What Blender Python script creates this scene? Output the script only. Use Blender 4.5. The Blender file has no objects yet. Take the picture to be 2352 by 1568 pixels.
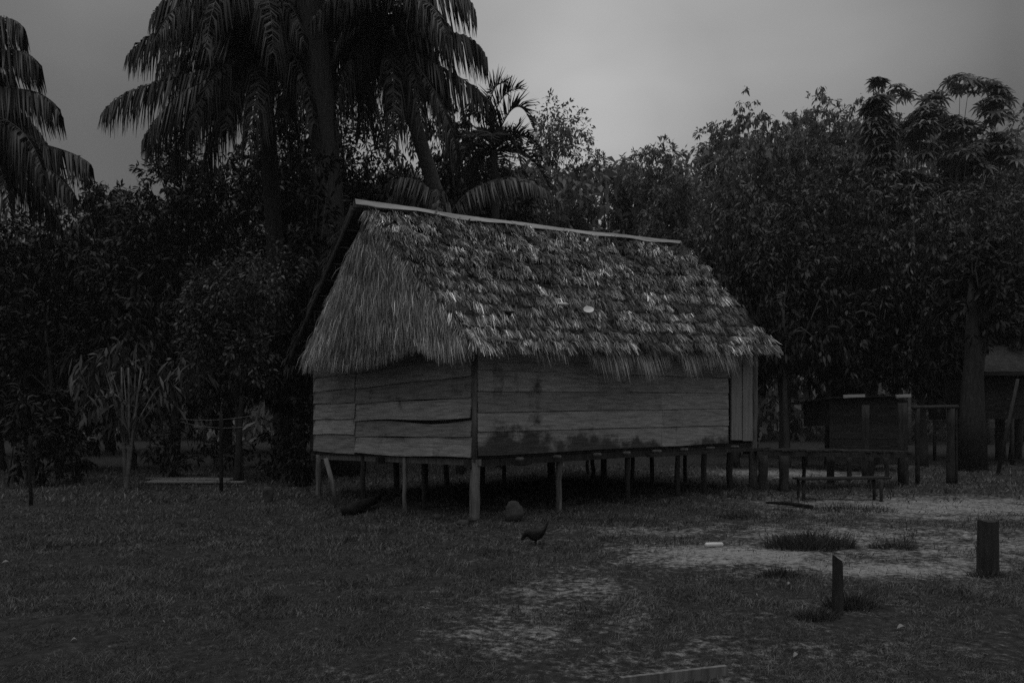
import bpy, math
import numpy as np
from mathutils import Vector

rng = np.random.RandomState(11)
S = bpy.context.scene
COL = S.collection
F = 26.0 / 36.0 * 2352.0      # focal length in units of the survey picture (2352 wide)
CX, HY, EYE = 1176.0, 970.0, 1.6

# ------------------------------------------------------------------ survey
def gz(x, y):
    x = np.asarray(x, float); y = np.asarray(y, float)
    z = 0.012 * np.clip(y - 8.0, 0, 60)
    z = z + 0.025 * np.sin(x * 0.9 + 1.3) * np.sin(y * 0.7) + 0.012 * np.sin(x * 2.3 + y * 1.7)
    return z

def P(px, py, Y):
    return np.array([(px - CX) / F * Y, Y, EYE + (HY - py) / F * Y])

def G(px, py):
    Y = EYE * F / max(py - HY, 20.0)
    for _ in range(12):
        x = (px - CX) / F * Y
        Y = (EYE - float(gz(x, Y))) * F / (py - HY)
    x = (px - CX) / F * Y
    return np.array([x, Y, float(gz(x, Y))])

def GY(px, Y):
    x = (px - CX) / F * Y
    return np.array([x, Y, float(gz(x, Y))])

# ------------------------------------------------------------------ materials
def mat(name, lo, hi, scale=4.0, stretch=(1, 1, 1), rough=0.75, island=0.0, bump=0.0, detail=6.0, spec=0.25, transl=0.0, stain=None, tone=False):
    m = bpy.data.materials.new(name); m.use_nodes = True
    nt = m.node_tree; N = nt.nodes; L = nt.links
    b = N['Principled BSDF']
    b.inputs['Roughness'].default_value = rough
    b.inputs['Specular IOR Level'].default_value = spec
    tc = N.new('ShaderNodeTexCoord')
    mp = N.new('ShaderNodeMapping'); mp.inputs['Scale'].default_value = stretch
    L.new(tc.outputs['Object'], mp.inputs['Vector'])
    nz = N.new('ShaderNodeTexNoise'); nz.inputs['Scale'].default_value = scale
    nz.inputs['Detail'].default_value = detail; nz.inputs['Roughness'].default_value = 0.62
    L.new(mp.outputs['Vector'], nz.inputs['Vector'])
    mr = N.new('ShaderNodeMapRange')
    mr.inputs['From Min'].default_value = 0.3; mr.inputs['From Max'].default_value = 0.7
    mr.inputs['To Min'].default_value = lo; mr.inputs['To Max'].default_value = hi
    L.new(nz.outputs['Fac'], mr.inputs['Value'])
    val = mr.outputs['Result']
    if island:
        ge = N.new('ShaderNodeNewGeometry')
        r2 = N.new('ShaderNodeMapRange')
        r2.inputs['To Min'].default_value = 1 - island; r2.inputs['To Max'].default_value = 1 + island
        L.new(ge.outputs['Random Per Island'], r2.inputs['Value'])
        mu = N.new('ShaderNodeMath'); mu.operation = 'MULTIPLY'
        L.new(val, mu.inputs[0]); L.new(r2.outputs['Result'], mu.inputs[1]); val = mu.outputs[0]
    if tone:   # weathered straw: bleached tips, brown stalks
        at0 = N.new('ShaderNodeAttribute'); at0.attribute_name = 'tone'
        mu = N.new('ShaderNodeMath'); mu.operation = 'MULTIPLY'
        L.new(val, mu.inputs[0]); L.new(at0.outputs['Fac'], mu.inputs[1]); val = mu.outputs[0]
    if stain:
        # mould and water marks: soaked lower boards and a few runs down from the eave
        sx, sc, lo_s, hi_s, amt = stain
        m2 = N.new('ShaderNodeMapping'); m2.inputs['Scale'].default_value = sx
        L.new(tc.outputs['Object'], m2.inputs['Vector'])
        n2 = N.new('ShaderNodeTexNoise'); n2.inputs['Scale'].default_value = sc
        n2.inputs['Detail'].default_value = 10; n2.inputs['Roughness'].default_value = 0.68
        L.new(m2.outputs['Vector'], n2.inputs['Vector'])
        at = N.new('ShaderNodeAttribute'); at.attribute_name = 'damp'
        ad = N.new('ShaderNodeMath'); ad.operation = 'ADD'
        L.new(n2.outputs['Fac'], ad.inputs[0]); L.new(at.outputs['Fac'], ad.inputs[1])
        r3 = N.new('ShaderNodeMapRange'); r3.interpolation_type = 'SMOOTHSTEP'
        r3.inputs['From Min'].default_value = lo_s; r3.inputs['From Max'].default_value = hi_s
        r3.inputs['To Min'].default_value = 1.0; r3.inputs['To Max'].default_value = amt
        L.new(ad.outputs[0], r3.inputs['Value'])
        mu = N.new('ShaderNodeMath'); mu.operation = 'MULTIPLY'
        L.new(val, mu.inputs[0]); L.new(r3.outputs['Result'], mu.inputs[1]); val = mu.outputs[0]
    cb = N.new('ShaderNodeCombineColor')
    for k in ('Red', 'Green', 'Blue'): L.new(val, cb.inputs[k])
    L.new(cb.outputs['Color'], b.inputs['Base Color'])
    if bump:
        bp = N.new('ShaderNodeBump'); bp.inputs['Strength'].default_value = bump; bp.inputs['Distance'].default_value = 0.02
        L.new(nz.outputs['Fac'], bp.inputs['Height']); L.new(bp.outputs['Normal'], b.inputs['Normal'])
    if transl:
        tr = N.new('ShaderNodeBsdfTranslucent'); L.new(cb.outputs['Color'], tr.inputs['Color'])
        mx = N.new('ShaderNodeMixShader'); mx.inputs[0].default_value = transl
        L.new(b.outputs[0], mx.inputs[1]); L.new(tr.outputs[0], mx.inputs[2])
        L.new(mx.outputs[0], N['Material Output'].inputs['Surface'])
    return m

M = {}
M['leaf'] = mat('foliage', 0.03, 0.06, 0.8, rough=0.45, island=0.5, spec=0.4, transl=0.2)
M['leaf_far'] = mat('far_foliage', 0.14, 0.28, 0.5, rough=0.5, island=0.4, spec=0.3, transl=0.25)  # part of the distance haze is put into this pale leaf colour
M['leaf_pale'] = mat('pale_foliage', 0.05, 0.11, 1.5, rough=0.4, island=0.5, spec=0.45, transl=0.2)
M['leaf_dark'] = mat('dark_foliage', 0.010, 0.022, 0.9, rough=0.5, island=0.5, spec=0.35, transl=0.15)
M['palm'] = mat('palm_leaflets', 0.022, 0.05, 0.8, rough=0.45, island=0.45, spec=0.4, transl=0.15)
M['bark'] = mat('bark', 0.04, 0.10, 5, (1, 1, .3), rough=0.9, bump=.6)
M['bark_pale'] = mat('pale_bark', 0.10, 0.24, 4, (1, 1, 2.5), rough=0.85, bump=.5)
M['plank'] = mat('weathered_planks', 0.22, 0.58, 3.0, (.8, .8, 9), rough=0.85, island=0.3, bump=.5, detail=12,
                 stain=((1.5, 1.5, 1.7), 1.5, .56, .77, .24))
M['plank_pale'] = mat('pale_boards', 0.24, 0.42, 3.2, (4, 4, .5), rough=0.8, island=0.2, bump=.3,
                      stain=((2, 2, .6), 1.3, .60, .72, .4))
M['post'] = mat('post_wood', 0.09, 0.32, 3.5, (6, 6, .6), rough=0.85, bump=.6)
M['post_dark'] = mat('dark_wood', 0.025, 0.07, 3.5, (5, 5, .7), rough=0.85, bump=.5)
M['thatch'] = mat('thatch_strands', 0.30, 0.74, 1.6, rough=0.6, island=0.45, spec=0.3, tone=True)
M['thatch_base'] = mat('thatch_underlay', 0.02, 0.07, 6, rough=0.95, bump=.8)
M['metal'] = mat('ridge_sheet', 0.22, 0.7, 3, (.35, .35, 14), rough=0.45, spec=0.5, bump=.1)
M['white'] = mat('white_enamel', 0.8, 0.9, 8, rough=0.25, spec=.5)
M['stone'] = mat('stone', 0.04, 0.11, 6, rough=0.9, bump=.7)
M['char'] = mat('charred_wood', 0.008, 0.03, 7, (1, 1, 1), rough=0.9, bump=.6)
M['feather'] = mat('black_feathers', 0.006, 0.02, 12, rough=0.6)
M['comb'] = mat('comb_skin', 0.05, 0.09, 9, rough=0.6)
M['wire'] = mat('wire', 0.25, 0.32, 9, rough=0.5)
M['grass'] = mat('grass_blades', 0.05, 0.21, 2.2, rough=0.6, island=0.55, spec=0.25, transl=0.2)
M['grass_tall'] = mat('tall_grass', 0.04, 0.1, 2, rough=0.6, island=0.5, spec=0.2, transl=0.2)
M['shed'] = mat('grey_shed_boards', 0.022, 0.045, 2, (1, 1, 8), rough=0.9, island=.3, bump=.3)
M['dead_leaf'] = mat('dead_leaf', 0.2, 0.42, 8, rough=0.6)

# ------------------------------------------------------------------ mesh helpers
def link(name, me, material, parent=None, smooth=False):
    o = bpy.data.objects.new(name, me); COL.objects.link(o)
    if material is not None and not me.materials: me.materials.append(material)
    if smooth and len(me.polygons):
        me.polygons.foreach_set('use_smooth', np.ones(len(me.polygons), bool))
    if parent is not None:
        o.parent = parent
        o.location = -Vector(parent.location)   # meshes are written in world metres
    return o

def tag(o, label=None, cat=None, group=None, kind=None):
    if label: o['label'] = label
    if cat: o['category'] = cat
    if group: o['group'] = group
    if kind: o['kind'] = kind
    return o

def empty(name, loc, label, cat, group=None):
    o = bpy.data.objects.new(name, None); COL.objects.link(o)
    o.empty_display_size = 0.2
    o.location = Vector([float(v) for v in loc])
    return tag(o, label, cat, group)

def thing(name, mb, material, loc, label, cat, group=None, smooth=False):
    """a thing that is one mesh: its origin is moved to its base"""
    me = mb.mesh(name) if isinstance(mb, MB) else mb
    loc = Vector([float(v) for v in loc])
    co = np.empty(len(me.vertices) * 3, np.float32); me.vertices.foreach_get('co', co)
    co = co.reshape(-1, 3) - np.array(loc, np.float32); me.vertices.foreach_set('co', co.ravel())
    me.update()
    o = link(name, me, material, None, smooth); o.location = loc
    return tag(o, label, cat, group)

class MB:
    def __init__(s): s.v = []; s.f = []; s.a = []
    def add(s, vs, fs, damp=None):
        k = len(s.v)
        s.v += [tuple(map(float, p)) for p in vs]
        s.f += [tuple(k + i for i in f) for f in fs]
        s.a += list(damp) if damp is not None else [0.0] * len(vs)
    def box8(s, p):   # p: 4 bottom, 4 top
        s.add(p, [(0, 3, 2, 1), (4, 5, 6, 7), (0, 1, 5, 4), (1, 2, 6, 5), (2, 3, 7, 6), (3, 0, 4, 7)])
    def beam(s, a, b, w, h, up=(0, 0, 1)):
        a = Vector(a); b = Vector(b); d = (b - a).normalized(); u = Vector(up)
        sd = d.cross(u).normalized(); u = sd.cross(d).normalized()
        q = []
        for p in (a, b):
            q.append([p + sd * (i * w / 2) + u * (j * h / 2) for i, j in ((-1, -1), (1, -1), (1, 1), (-1, 1))])
        s.add(q[0] + q[1], [(0, 1, 2, 3), (7, 6, 5, 4), (0, 4, 5, 1), (1, 5, 6, 2), (2, 6, 7, 3), (3, 7, 4, 0)])
    def tube(s, pts, rad, n=8, wob=0.0, cap=True):
        pts = [Vector([float(c) for c in p]) for p in pts]
        if not hasattr(rad, '__len__'): rad = [rad] * len(pts)
        vs = []; m = len(pts)
        ref = Vector((0.31, 0.17, 0.93)) if abs((pts[-1] - pts[0]).normalized().z) < .9 else Vector((1, 0.1, 0))
        for i, p in enumerate(pts):
            d = (pts[min(i + 1, m - 1)] - pts[max(i - 1, 0)]).normalized()
            a = d.cross(ref).normalized(); b = d.cross(a).normalized()
            for j in range(n):
                t = 2 * math.pi * j / n
                r = rad[i] * (1 + wob * rng.uniform(-1, 1))
                vs.append(p + (a * math.cos(t) + b * math.sin(t)) * r)
        fs = [(i * n + j, i * n + (j + 1) % n, (i + 1) * n + (j + 1) % n, (i + 1) * n + j) for i in range(m - 1) for j in range(n)]
        if cap: fs += [tuple(range(n))[::-1], tuple((m - 1) * n + j for j in range(n))]
        s.add(vs, fs)
    def mesh(s, name):
        me = bpy.data.meshes.new(name); me.from_pydata(s.v, [], s.f); me.update()
        if any(s.a):
            at = me.attributes.new('damp', 'FLOAT', 'POINT'); at.data.foreach_set('value', np.array(s.a, np.float32))
        return me
    def build(s, name, material, parent=None, smooth=False):
        return link(name, s.mesh(name), material, parent, smooth)

def raw_mesh(name, v, quads):
    me = bpy.data.meshes.new(name)
    v = np.asarray(v, np.float32).reshape(-1, 3); q = np.asarray(quads, np.int32).reshape(-1, 4)
    me.vertices.add(len(v)); me.vertices.foreach_set('co', v.ravel())
    me.loops.add(q.size); me.loops.foreach_set('vertex_index', q.ravel())
    me.polygons.add(len(q)); me.polygons.foreach_set('loop_start', np.arange(0, q.size, 4, dtype=np.int32))
    me.update(calc_edges=True)
    return me

def nrm(a): return a / np.maximum(np.linalg.norm(a, axis=-1, keepdims=True), 1e-9)

class Ribbons:
    """many small leaf / straw / blade ribbons of two segments, each an island"""
    def __init__(s): s.parts = []; s.tone = []
    def add(s, p0, p1, p2, side, w0, w1, w2, tone=None):
        p0, p1, p2, side = (np.asarray(a, float).reshape(-1, 3) for a in (p0, p1, p2, side))
        n = len(p0)
        w0, w1, w2 = (np.broadcast_to(np.asarray(w, float).reshape(-1, 1), (n, 1)) for w in (w0, w1, w2))
        v = np.stack([p0 - side * w0, p0 + side * w0, p1 + side * w1, p1 - side * w1, p2 + side * w2, p2 - side * w2], 1)
        s.parts.append(v)
        if tone is not None: s.tone.append(np.asarray(tone, np.float32).reshape(n, 3)[:, [0, 0, 1, 1, 2, 2]])
    def mesh(s, name):
        v = np.concatenate(s.parts, 0); n = len(v)
        base = (np.arange(n) * 6)[:, None, None]
        q = base + np.array([[0, 1, 2, 3], [3, 2, 4, 5]])[None]
        me = raw_mesh(name, v.reshape(-1, 3), q.reshape(-1, 4))
        if s.tone:
            at = me.attributes.new('tone', 'FLOAT', 'POINT'); at.data.foreach_set('value', np.concatenate(s.tone, 0).ravel())
        return me
    def count(s): return sum(len(p) for p in s.parts)

# ------------------------------------------------------------------ camera
cd = bpy.data.cameras.new('camera'); cam = bpy.data.objects.new('camera', cd); COL.objects.link(cam)
cam.location = (0, 0, EYE); cam.rotation_euler = (math.pi / 2, 0, 0)
cd.sensor_width = 36; cd.lens = 26; cd.shift_y = (HY - 784) / 2352.0
cd.clip_end = 3000; cd.clip_start = 0.05
S.camera = cam

# ------------------------------------------------------------------ light
SUN_EL, SUN_AZ = math.radians(78), math.radians(200)
w = bpy.data.worlds.new('World'); S.world = w; w.use_nodes = True
N = w.node_tree.nodes; L = w.node_tree.links
bg = N['Background']
sky = N.new('ShaderNodeTexSky'); sky.sky_type = 'NISHITA'; sky.sun_disc = False
sky.sun_elevation = SUN_EL; sky.sun_rotation = SUN_AZ; sky.dust_density = 1.0; sky.air_density = 1.0
bw = N.new('ShaderNodeRGBToBW'); L.new(sky.outputs['Color'], bw.inputs['Color'])
# cloud deck: even grey light mixed over the clear-sky gradient, softly mottled
tc = N.new('ShaderNodeTexCoord')
mp = N.new('ShaderNodeMapping'); mp.inputs['Scale'].default_value = (1, 1, 2.4)
L.new(tc.outputs['Generated'], mp.inputs['Vector'])
nz = N.new('ShaderNodeTexNoise'); nz.inputs['Scale'].default_value = 1.7; nz.inputs['Detail'].default_value = 4; nz.inputs['Roughness'].default_value = .5
L.new(mp.outputs['Vector'], nz.inputs['Vector'])
cr = N.new('ShaderNodeMapRange'); cr.inputs['From Min'].default_value = .3; cr.inputs['From Max'].default_value = .7
cr.inputs['To Min'].default_value = .78; cr.inputs['To Max'].default_value = 1.16
L.new(nz.outputs['Fac'], cr.inputs['Value'])
mx = N.new('ShaderNodeMix'); mx.data_type = 'FLOAT'; mx.inputs['Factor'].default_value = 0.6
pw = N.new('ShaderNodeMath'); pw.operation = 'POWER'; pw.inputs[1].default_value = 0.6
L.new(bw.outputs['Val'], pw.inputs[0]); L.new(pw.outputs[0], mx.inputs['A']); mx.inputs['B'].default_value = 3.4
mu = N.new('ShaderNodeMath'); mu.operation = 'MULTIPLY'
L.new(mx.outputs['Result'], mu.inputs[0]); L.new(cr.outputs['Result'], mu.inputs[1])
# thin bright cloud low over the trees ahead, a little right of the view, and darker cloud to both sides
gd = P(1360, 330, 1.0) - np.array([0, 0, EYE]); gd = gd / np.linalg.norm(gd)
vm = N.new('ShaderNodeVectorMath'); vm.operation = 'DOT_PRODUCT'; vm.inputs[1].default_value = tuple(gd)
nv_ = N.new('ShaderNodeVectorMath'); nv_.operation = 'NORMALIZE'; L.new(tc.outputs['Generated'], nv_.inputs[0]); L.new(nv_.outputs['Vector'], vm.inputs[0])
gr = N.new('ShaderNodeValToRGB'); e = gr.color_ramp.elements     # brightness against the angle from that cloud
gv = lambda x_: (x_ / 3.0,) * 3 + (1,)
e[0].position = 0.0; e[0].color = gv(1.0); e[1].position = 1.0; e[1].color = gv(3.0)
for ps, vl in ((.5, .95), (.75, .85), (.83, .95), (.865, .84), (.90, .80), (.955, 1.58), (.985, 1.92), (.9975, 2.55)):
    q = e.new(ps); q.color = gv(vl)
sz = N.new('ShaderNodeSeparateXYZ'); L.new(nv_.outputs['Vector'], sz.inputs['Vector'])
zm = N.new('ShaderNodeMapRange'); zm.inputs['To Min'].default_value = .08 * 3; zm.inputs['To Max'].default_value = 1.98 * 3   # cloud deck brighter overhead
L.new(sz.outputs['Z'], zm.inputs['Value'])
m3_ = N.new('ShaderNodeMath'); m3_.operation = 'MULTIPLY'; L.new(mu.outputs[0], m3_.inputs[0]); L.new(zm.outputs['Result'], m3_.inputs[1]); mu = m3_
L.new(vm.outputs['Value'], gr.inputs['Fac'])
m2_ = N.new('ShaderNodeMath'); m2_.operation = 'MULTIPLY'; L.new(mu.outputs[0], m2_.inputs[0]); L.new(gr.outputs['Color'], m2_.inputs[1]); mu = m2_
L.new(mu.outputs[0], bg.inputs['Color']); bg.inputs['Strength'].default_value = 0.078

sd = bpy.data.lights.new('sun', 'SUN'); sun = bpy.data.objects.new('sun', sd); COL.objects.link(sun)
sd.energy = 0.5; sd.angle = math.radians(40); sd.color = (1, 1, 1)
sdir = Vector((math.sin(SUN_AZ) * math.cos(SUN_EL), math.cos(SUN_AZ) * math.cos(SUN_EL), math.sin(SUN_EL)))
sun.rotation_euler = sdir.to_track_quat('Z', 'Y').to_euler(); sun.location = (0, 0, 40)

S.view_settings.view_transform = 'Standard'; S.view_settings.look = 'None'
S.view_settings.exposure = 0.0; S.view_settings.gamma = 1.0
S.cycles.use_denoising = False
S.cycles.max_bounces = 5; S.cycles.diffuse_bounces = 3; S.cycles.transparent_max_bounces = 4
S.cycles.volume_bounces = 0
S.cycles.sample_clamp_indirect = 0.4

# ------------------------------------------------------------------ ground
SAND = [  # centre x, y, radius x, radius y, weight
    (2.7, 8.9, 1.4, .9, 1.0), (3.9, 8.0, 1.3, .55, .95), (5.0, 8.4, .9, .5, .7), (7.8, 13.4, 3.4, 2.2, .85),
    (1.9, 10.6, 1.5, .7, .6), (.65, 7.2, .7, .8, .6), (.0, 5.7, .55, .9, .55), (.55, 8.3, .6, .5, .4), (4.5, 10.6, 1.7, 1.0, .75),
    (5.2, 9.6, 4.2, 2.4, .62), (.5, 6.4, 1.3, 1.6, .42), (1.6, 4.9, 2.2, .9, .36),
    (1.0, 5.0, .8, .5, .35), (3.1, 6.4, .9, .5, .3), (2.4, 4.6, .9, .5, .25), (-.6, 4.9, .8, .5, .25), (5.8, 6.6, .7, .5, .5), (7.8, 21, 2.4, 2, .9), (12, 24, 4, 2, .6)]
def sandf(x, y):
    s = np.zeros_like(x)
    for cx, cy, rx, ry, wt in SAND:
        s = np.maximum(s, wt * np.exp(-(((x - cx) / rx) ** 2 + ((y - cy) / ry) ** 2) * .8))
    return s
gx = np.concatenate([[-145, -90, -50, -32, -24], np.arange(-18, 18.01, .15), [24, 32, 50, 90, 145]])
gy = np.concatenate([[-40, -20, -8, -2], np.arange(0, 26.01, .15), [27.5, 30, 35, 45, 60, 80, 105]])
GX, GYY = np.meshgrid(gx, gy)
near = (np.abs(GX) < 18.1) & (GYY >= 0) & (GYY < 26.1)
GZ = gz(GX, GYY) + np.where(near, rng.normal(0, .006, GX.shape), 0)
nx, ny = len(gx), len(gy)
ii, jj = np.meshgrid(np.arange(nx - 1), np.arange(ny - 1)); k = (jj * nx + ii).ravel()
me = raw_mesh('ground', np.stack([GX, GYY, GZ], -1), np.stack([k, k + 1, k + nx + 1, k + nx], 1))
at = me.attributes.new('sand', 'FLOAT', 'POINT'); at.data.foreach_set('value', sandf(GX, GYY).ravel().astype(np.float32))
gm = bpy.data.materials.new('ground_soil'); gm.use_nodes = True
nt = gm.node_tree; N = nt.nodes; L = nt.links; b = N['Principled BSDF']; b.inputs['Roughness'].default_value = .95; b.inputs['Specular IOR Level'].default_value = .1
tc = N.new('ShaderNodeTexCoord')
def noise(sc, det, rgh=.6):
    n = N.new('ShaderNodeTexNoise'); n.inputs['Scale'].default_value = sc; n.inputs['Detail'].default_value = det; n.inputs['Roughness'].default_value = rgh
    L.new(tc.outputs['Object'], n.inputs['Vector']); return n
n1 = noise(2.4, 12, .74); n2 = noise(14, 6); n3 = noise(60, 3)
at = N.new('ShaderNodeAttribute'); at.attribute_name = 'sand'
ad = N.new('ShaderNodeMath'); ad.operation = 'MULTIPLY_ADD'; L.new(n1.outputs['Fac'], ad.inputs[0]); ad.inputs[1].default_value = 2.0; L.new(at.outputs['Fac'], ad.inputs[2])
ad2 = N.new('ShaderNodeMath'); ad2.operation = 'MULTIPLY_ADD'; L.new(n2.outputs['Fac'], ad2.inputs[0]); ad2.inputs[1].default_value = 1.5; L.new(ad.outputs[0], ad2.inputs[2])
ad3 = N.new('ShaderNodeMath'); ad3.operation = 'MULTIPLY_ADD'; L.new(n3.outputs['Fac'], ad3.inputs[0]); ad3.inputs[1].default_value = .9; L.new(ad2.outputs[0], ad3.inputs[2])
mr = N.new('ShaderNodeMapRange'); mr.interpolation_type = 'SMOOTHSTEP'; mr.inputs['From Min'].default_value = 2.45; mr.inputs['From Max'].default_value = 3.25
L.new(ad3.outputs[0], mr.inputs['Value'])
soil = N.new('ShaderNodeMapRange'); soil.inputs['From Min'].default_value = .3; soil.inputs['From Max'].default_value = .7; soil.inputs['To Min'].default_value = .025; soil.inputs['To Max'].default_value = .075
L.new(n2.outputs['Fac'], soil.inputs['Value'])
snd = N.new('ShaderNodeMapRange'); snd.inputs['From Min'].default_value = .3; snd.inputs['From Max'].default_value = .7; snd.inputs['To Min'].default_value = .26; snd.inputs['To Max'].default_value = .46
L.new(n2.outputs['Fac'], snd.inputs['Value'])
mxx = N.new('ShaderNodeMix'); mxx.data_type = 'FLOAT'; L.new(mr.outputs['Result'], mxx.inputs['Factor']); L.new(soil.outputs['Result'], mxx.inputs['A']); L.new(snd.outputs['Result'], mxx.inputs['B'])
cb = N.new('ShaderNodeCombineColor')
for kk in ('Red', 'Green', 'Blue'): L.new(mxx.outputs['Result'], cb.inputs[kk])
L.new(cb.outputs['Color'], b.inputs['Base Color'])
bp = N.new('ShaderNodeBump'); bp.inputs['Strength'].default_value = 1.0; bp.inputs['Distance'].default_value = .05; L.new(n2.outputs['Fac'], bp.inputs['Height']); L.new(bp.outputs['Normal'], b.inputs['Normal'])
tag(link('ground', me, gm, None, True), 'dark short turf with worn pale sandy patches', 'ground', kind='structure')

# short grass, thinner with distance and on the worn sand
def patch_noise(x, y):
    return (np.sin(x * 2.1 + 1.7 * np.sin(y * 1.3)) + np.sin(y * 2.7 + 1.9 * np.sin(x * 1.1 + 2)) + np.sin(x * 5.3 - y * 4.1) * .6 + np.sin(x * 9.1 + y * 7.7) * .4) / 3
R = Ribbons()
def grass_band(y0, y1, n, hgt, wid):
    y = rng.uniform(y0, y1, n); x = rng.uniform(-1, 1, n) * (y * .74 + .6)
    sd_ = sandf(x, y) + .28 * patch_noise(x, y)
    keep = rng.uniform(0, 1, n) > np.clip((sd_ - .2) * 2.2, 0, .94)
    x, y = x[keep], y[keep]; n = len(x)
    p0 = np.stack([x, y, gz(x, y) - .004], 1)
    h = hgt * rng.uniform(.4, 1.3, n) * np.clip(1 + .5 * patch_noise(x * .8, y * .8) + .9 * patch_noise(x * 2.7 + 4, y * 2.2), .25, 2.6)
    az = rng.uniform(0, 2 * np.pi, n); lean = rng.uniform(.2, 1.3, n)
    d = np.stack([np.cos(az) * lean + .35, np.sin(az) * lean, np.ones(n)], 1); d = nrm(d)
    p1 = p0 + d * h[:, None] * .55
    d2 = nrm(d + np.stack([np.cos(az), np.sin(az), -np.ones(n) * .6], 1) * .5)
    p2 = p1 + d2 * h[:, None] * .5
    sa = rng.uniform(0, np.pi, n); side = np.stack([np.cos(sa), np.sin(sa), np.zeros(n)], 1)
    ww = wid * rng.uniform(.6, 1.3, n)
    R.add(p0, p1, p2, side, ww, ww * .8, ww * .15)
grass_band(3.6, 6.0, 90000, .035, .0022)
grass_band(6.0, 9.0, 90000, .045, .0035)
grass_band(9.0, 14.0, 80000, .06, .006)
grass_band(14.0, 24.0, 50000, .09, .011)
tag(link('grass', R.mesh('grass'), M['grass']), 'short dark grass over the whole clearing', 'grass', kind='stuff')

# ------------------------------------------------------------------ stilt hut
C0 = np.array([-.59, 11.57]); u = np.array([.762, .647]); v = np.array([-.686, .727])
def H(s, t, z): q = C0 + s * u + t * v; return np.array([q[0], q[1], z])
def pxY(s, t): q = C0 + s * u + t * v; return CX + F * q[0] / q[1], q[1]
def s_at(px, t=0.0):
    k = (px - CX) / F; a = C0 + t * v
    return (k * a[1] - a[0]) / (u[0] - k * u[1])
def t_at(px, s=0.0):
    k = (px - CX) / F; a = C0 + s * u
    return (k * a[1] - a[0]) / (v[0] - k * v[1])
def zz(py, Y): return EYE + (HY - py) / F * Y

hut = empty('stilt_hut', (H(4, 2.5, .1)), 'weathered plank hut on stilts under a shaggy thatched roof', 'hut')

def plank_wall(rows, pa, pb, out, mb, nseg=14, thick=.022, lap=.018, warp=.008, dampf=None, dip=None):
    """rows: list of (za, zb) edge heights bottom to top at the two ends pa / pb (xy)"""
    pa = np.array(pa); pb = np.array(pb); out = np.array(out)
    for r in range(len(rows) - 1):
        (a0, b0), (a1, b1) = rows[r], rows[r + 1]
        gap = .007
        vs = []; dm = []
        ph = rng.uniform(0, 6); am = warp * rng.uniform(.4, 1.6)
        for i in range(nseg + 1):
            f = i / nseg; q = pa + (pb - pa) * f
            zb_ = a0 + (b0 - a0) * f; zt = a1 + (b1 - a1) * f - gap
            wv = am * math.sin(f * 5 + ph) + rng.normal(0, .0015)
            wz = .5 * am * math.sin(f * 7 + ph * 2)
            if dip and dip[0] == r: zt -= dip[2] * math.exp(-((f - dip[1]) / .28) ** 2)
            lo = q + out * (lap + abs(wv)); hi = q + out * (.002 + .3 * abs(wv))
            vs += [(*lo, zb_ + wz), (*hi, zt + wz * .6), (*(hi - out * thick), zt + wz * .6), (*(lo - out * thick), zb_ + wz)]
            if dampf: dm += [dampf(f, zb_), dampf(f, zt), dampf(f, zt), dampf(f, zb_)]
        fs = []
        for i in range(nseg):
            for j in range(4):
                k = i * 4
                fs.append((k + j, k + 4 + j, k + 4 + (j + 1) % 4, k + (j + 1) % 4))
        fs += [(0, 1, 2, 3), (nseg * 4 + 3, nseg * 4 + 2, nseg * 4 + 1, nseg * 4)]
        mb.add(vs, fs, dm if dampf else None)

fo = np.array([u[1], -u[0]])          # outward of front wall
lo_ = np.array([-.727, -.686])        # outward of left wall
# front wall
sR = s_at(1672); YC = 11.57; YR = pxY(sR, 0)[1]
fl = [(1047, 1017), (991, 976), (946, 938), (898, 902), (848, 868), (800, 838), (770, 812)]
rows = [(zz(a, YC), zz(b_, YR)) for a, b_ in fl]
zb0, zb1 = rows[0]
def damp_front(f, z):
    h = np.interp(f, [0, .03, .1, .2, .28, .36, .42, .5, .56, .62, .66, .7, .76, .82, .9, 1], [.2, .36, .42, .40, .30, .33, .2, .22, .2, .12, .02, -.25, -.2, .1, .24, .3])
    base = .15 + 1.5 * (h - (z - (zb0 + (zb1 - zb0) * f)))
    run = -.5
    for c_, wd, st in ((.06, .030, .075), (.115, .016, .05), (.175, .036, .10), (.34, .018, .045), (.375, .016, .06), (.56, .012, .05), (.735, .010, .09)):
        top = {.34: 1.78, .375: 1.75, .56: 1.66, .735: 1.62}.get(c_, 2.6)
        run = max(run, (st + .045) * math.exp(-((f - c_) / wd) ** 4) * (1 if z < top else -1) - .5 * (1 - math.exp(-((f - c_) / wd) ** 4)))
    return float(max(min(base, .3), run, -.5))
mb = MB()
for r_ in range(len(rows) - 1):
    cut = (.665, .67, .665, .40, .82, .5)[r_]
    pa_, pb_ = H(.06, 0, 0)[:2], H(sR, 0, 0)[:2]
    for f0, f1 in ((0, cut), (cut + .0007, 1)):
        rr_ = [(rows[q][0] + (rows[q][1] - rows[q][0]) * f0, rows[q][0] + (rows[q][1] - rows[q][0]) * f1) for q in (r_, r_ + 1)]
        off = np.array(fo) * rng.uniform(0, .006)
        plank_wall(rr_, pa_ + (pb_ - pa_) * f0 + off, pa_ + (pb_ - pa_) * f1 + off, fo, mb, nseg=int(190 * (f1 - f0)), dampf=lambda f, z, f0=f0, f1=f1: damp_front(f0 + (f1 - f0) * f, z))
mb.build('front_wall', M['plank'], hut)
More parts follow.
